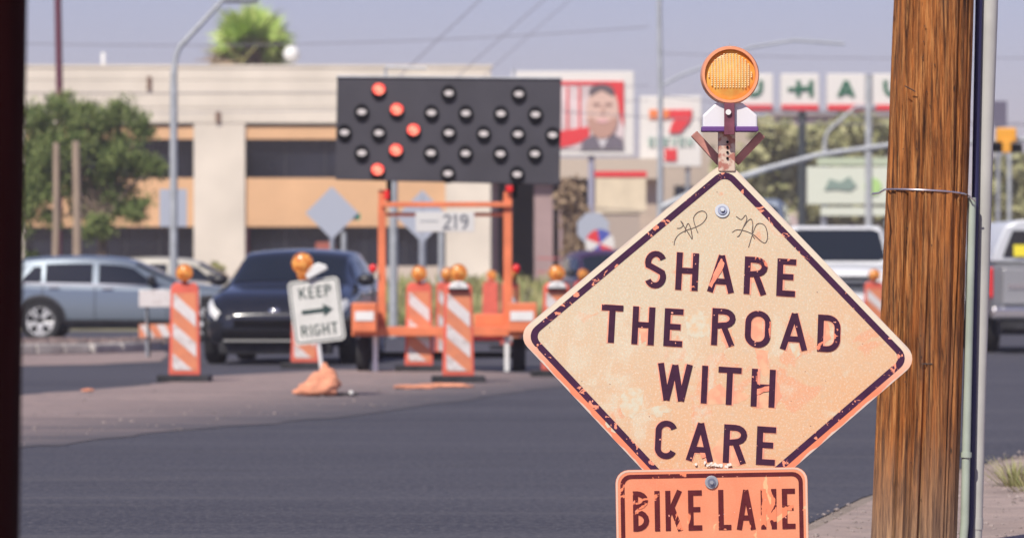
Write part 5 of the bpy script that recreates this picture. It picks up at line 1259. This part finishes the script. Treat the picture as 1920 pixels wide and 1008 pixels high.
# ================================================================== WOODEN POLE AND PIPES
YW = 16.25; sW = F / YW
def W(px, py, dy=0): return P(px, py, YW + dy)
GP = HY + H * sW
WOOD, n, b, tc = node_mat('pole_wood')
v1 = nz(n, mapping(n, tc, (34, 34, 2.2)), 1.6, 8, .5, .65); v2 = nz(n, mapping(n, tc, (95, 95, 3.2)), 1.4, 6, .2, .7); v3 = nz(n, mapping(n, tc, (5, 5, .8)), 1.3, 4); v4 = nz(n, mapping(n, tc, (120, 120, 9)), 1.5, 3)
c = mix(n, rng_(n, v1, .36, .62), (0.040, 0.013, 0.006), (0.48, 0.165, 0.040)); c = mix(n, rng_(n, v2, .50, .66, 0, .85), c, (0.68, 0.31, 0.10)); c = mix(n, rng_(n, v2, .44, .34, 0, .95), c, (0.05, 0.022, 0.012))
c = mix(n, rng_(n, v3, .5, .72, 0, .45), c, (0.22, 0.13, 0.085)); c = mix(n, rng_(n, v4, .66, .74, 0, .8), c, (0.03, 0.014, 0.01))
vk = n.nodes.new('ShaderNodeTexVoronoi'); vk.inputs['Scale'].default_value = 1.0; n.links.new(mapping(n, tc, (16, 16, 5.5)), vk.inputs[0]); c = mix(n, rng_(n, vk.outputs[0], .10, .03), c, (0.035, 0.015, 0.01))
sepw = n.nodes.new('ShaderNodeSeparateXYZ'); n.links.new(tc.outputs['Object'], sepw.inputs[0])
c = mix(n, rng_(n, mth(n, 'ADD', sepw.outputs[2], mth(n, 'MULTIPLY', v1, .5)), .75, .25), c, mix(n, rng_(n, v1, .4, .6), (0.20, 0.12, 0.08), (0.50, 0.33, 0.20)))
n.links.new(c, b.inputs['Base Color']); b.inputs['Roughness'].default_value = .8; b.inputs['Specular IOR Level'].default_value = .25
bump(n, b, mth(n, 'ADD', v1, v2), .9, .012)
base = W((1020 + 1118) / 2, GP); pole = thing('wooden_pole', base, 'thick brown weathered wooden pole right of the diamond sign', 'pole')
prof = [(GP + 3, 1019.5, 1119), (595, 1022, 1120.5), (450, 1028.5, 1126), (300, 1035, 1131), (150, 1041, 1136), (0, 1047.5, 1140), (-500, 1068, 1155), (-1600, 1114, 1190)]
mb = MB(); NR = 110; V = []; rings = []
ys_ = np.interp(np.linspace(0, 1, 260) ** 1.0, np.linspace(0, 1, 2), [GP + 3, -1600])
from mathutils import noise as mn
for yy in ys_:
    xl_ = np.interp(-yy, [-p[0] for p in prof], [p[1] for p in prof]); xr_ = np.interp(-yy, [-p[0] for p in prof], [p[2] for p in prof])
    cpx = (xl_ + xr_) / 2; r_ = (xr_ - xl_) / 2 / sW; cc_ = W(cpx, yy) - base
    for k in range(NR):
        a_ = 2 * math.pi * k / NR; g_ = mn.noise(Vector((math.cos(a_) * 9, math.sin(a_) * 9, cc_.z * 1.3))) * .0055 - max(0, mn.noise(Vector((math.cos(a_) * 14 + 7, math.sin(a_) * 14, cc_.z * .45))) - .22) * .055
        V.append(cc_ + Vector((math.cos(a_) * (r_ + g_), math.sin(a_) * (r_ + g_), 0)))
N_ = len(ys_); mb.add(V, [(i * NR + k, i * NR + (k + 1) % NR, (i + 1) * NR + (k + 1) % NR, (i + 1) * NR + k) for i in range(N_ - 1) for k in range(NR)] + [tuple((N_ - 1) * NR + k for k in range(NR))])
mb.build('shaft', WOOD, pole, fix=True)
# tie wire
rw_ = .152; zc = W(1086, 205).z
pts_ = [W(1022, 209.5, -.20), W(1030, 208.5, -.19)]
for k in range(15):
    a_ = R(188 + k * 11.5); cxp = W(1085, 205).x
    pts_.append(Vector((cxp + rw_ * math.cos(a_), YW + rw_ * math.sin(a_), W(0, 204.5 + 7 * (k / 14) ** 2).z)))
pts_ += [W(1137, 213, -.06), W(1143, 218, -.05)]
mb = MB(); mb.tube([p - base for p in pts_], .0034, 6); mb.build('tie_wire', mat('bright_wire', (.62, .58, .62), .3, .8), pole, smooth=True, fix=False)
for (p, q) in (((1060, 83), (1073, 90)), ((1080, 408.5), (1093, 408.5))):
    a_, b2 = W(*p, -.150), W(*q, -.152); mb = MB(); mb.tube([a_ - base, b2 - base], .0022, 5); mb.build('staple', mat('staple_iron', (.06, .04, .035), .6, .4), pole, fix=False)
for k in range(34):
    px = random.gauss(1075, 16); py = random.uniform(-10, 585)
    cxp = np.interp(py, [0, 595], [1094, 1071]); dx = (px - cxp) / sW
    if abs(dx) < .12:
        yy_ = -math.sqrt(.148 ** 2 - dx ** 2); p = W(px, py, yy_ + .001) - base; mb = MB(); mb.cyl(p, p + Vector((0, -.006, 0)), .0022, n=6); mb.build('nail', MATS['staple_iron'], pole, fix=False)
# pipes beside the pole
def pipe(nm, lab, path, r_, m, dy, sleeve=None, cat='pipe'):
    P0 = W(path[0][0], path[0][1], dy); t = thing(nm, Vector((P0.x, P0.y, .006)), lab, cat)
    o3 = t.location; pts_ = [W(px, py, dy) - o3 for px, py in path]; pts_[0].z = 0
    mb = MB(); mb.tube(pts_, r_, 16); mb.build('tube', m, t, smooth=True)
    if sleeve:
        for (s0, s1, k) in sleeve:
            def at_(py): return Vector((W(np.interp(-py, [-q[1] for q in path], [q[0] for q in path]), py, dy))) - o3
            a_, b2 = at_(s0), at_(s1); mb = MB(); mb.cyl(a_, b2, (r_ if not isinstance(r_, list) else r_[1]) * k, n=16); mb.build('coupling', m, t, smooth=True)
    return t
GP1 = GP
pipe('conduit_pipe', 'slim pale green conduit tight against the wooden pole', [(1127, GP1), (1130.5, 595), (1133.5, 450), (1137, 300), (1139, 214)], .0155, mat('green_grey_pipe', (.36, .42, .36), .6, var=.1, vs_=8), -.02, [(518, 512, 1.35)])
pipe('shadow_strip', 'dark navy strip standing in for the shadow between the slim conduit and the thick grey pipe', [(1134, GP1), (1137, 595), (1140, 450), (1141.5, 300), (1144, 150), (1147, 0), (1163, -800)], .0135, mat('navy_shadow', (.016, .016, .075), .55), .03, cat='shadow_strip')  # dark navy tube stands in for the shadow between pole and grey pipe
pipe('conduit_pipe', 'thick pale grey pipe right of the wooden pole', [(1142.5, GP1), (1144.5, 595), (1147.5, 450), (1151.5, 300), (1155, 150), (1159.5, 0), (1178, -800)], [.022, .022, .024, .0265, .028, .0305, .033], mat('pale_grey_pipe', (.44, .44, .42), .6, var=.1, vs_=6), .06, [(602, 589, 1.12)])

# ================================================================== NEAR DARK POST AT THE LEFT EDGE
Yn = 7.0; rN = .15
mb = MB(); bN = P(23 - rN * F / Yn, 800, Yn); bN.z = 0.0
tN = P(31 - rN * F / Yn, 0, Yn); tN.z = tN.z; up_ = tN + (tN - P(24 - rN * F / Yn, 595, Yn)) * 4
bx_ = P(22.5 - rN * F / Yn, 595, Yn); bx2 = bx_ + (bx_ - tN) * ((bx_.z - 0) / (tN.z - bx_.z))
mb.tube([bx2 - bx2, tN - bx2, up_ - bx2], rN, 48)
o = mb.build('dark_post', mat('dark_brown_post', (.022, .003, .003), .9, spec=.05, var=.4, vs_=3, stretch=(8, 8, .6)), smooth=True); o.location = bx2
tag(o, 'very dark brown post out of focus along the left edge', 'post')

# ================================================================== HAZE
mb = MB(); mb.box((0, 195, 12), (900, 570, 26))
hz = mb.build('haze', mat('haze_dummy', (1, 1, 1))); hz['kind'] = 'stuff'
m = bpy.data.materials.new('haze_air'); m.use_nodes = True; m.node_tree.nodes.clear()
pv = m.node_tree.nodes.new('ShaderNodeVolumePrincipled'); ou = m.node_tree.nodes.new('ShaderNodeOutputMaterial'); m.node_tree.links.new(pv.outputs[0], ou.inputs['Volume'])
pv.inputs['Color'].default_value = (.82, .79, .86, 1); pv.inputs['Density'].default_value = .0007; pv.inputs['Anisotropy'].default_value = .2
hz.data.materials.clear(); hz.data.materials.append(m)
USE_HAZE = True
if not USE_HAZE: bpy.data.objects.remove(hz)
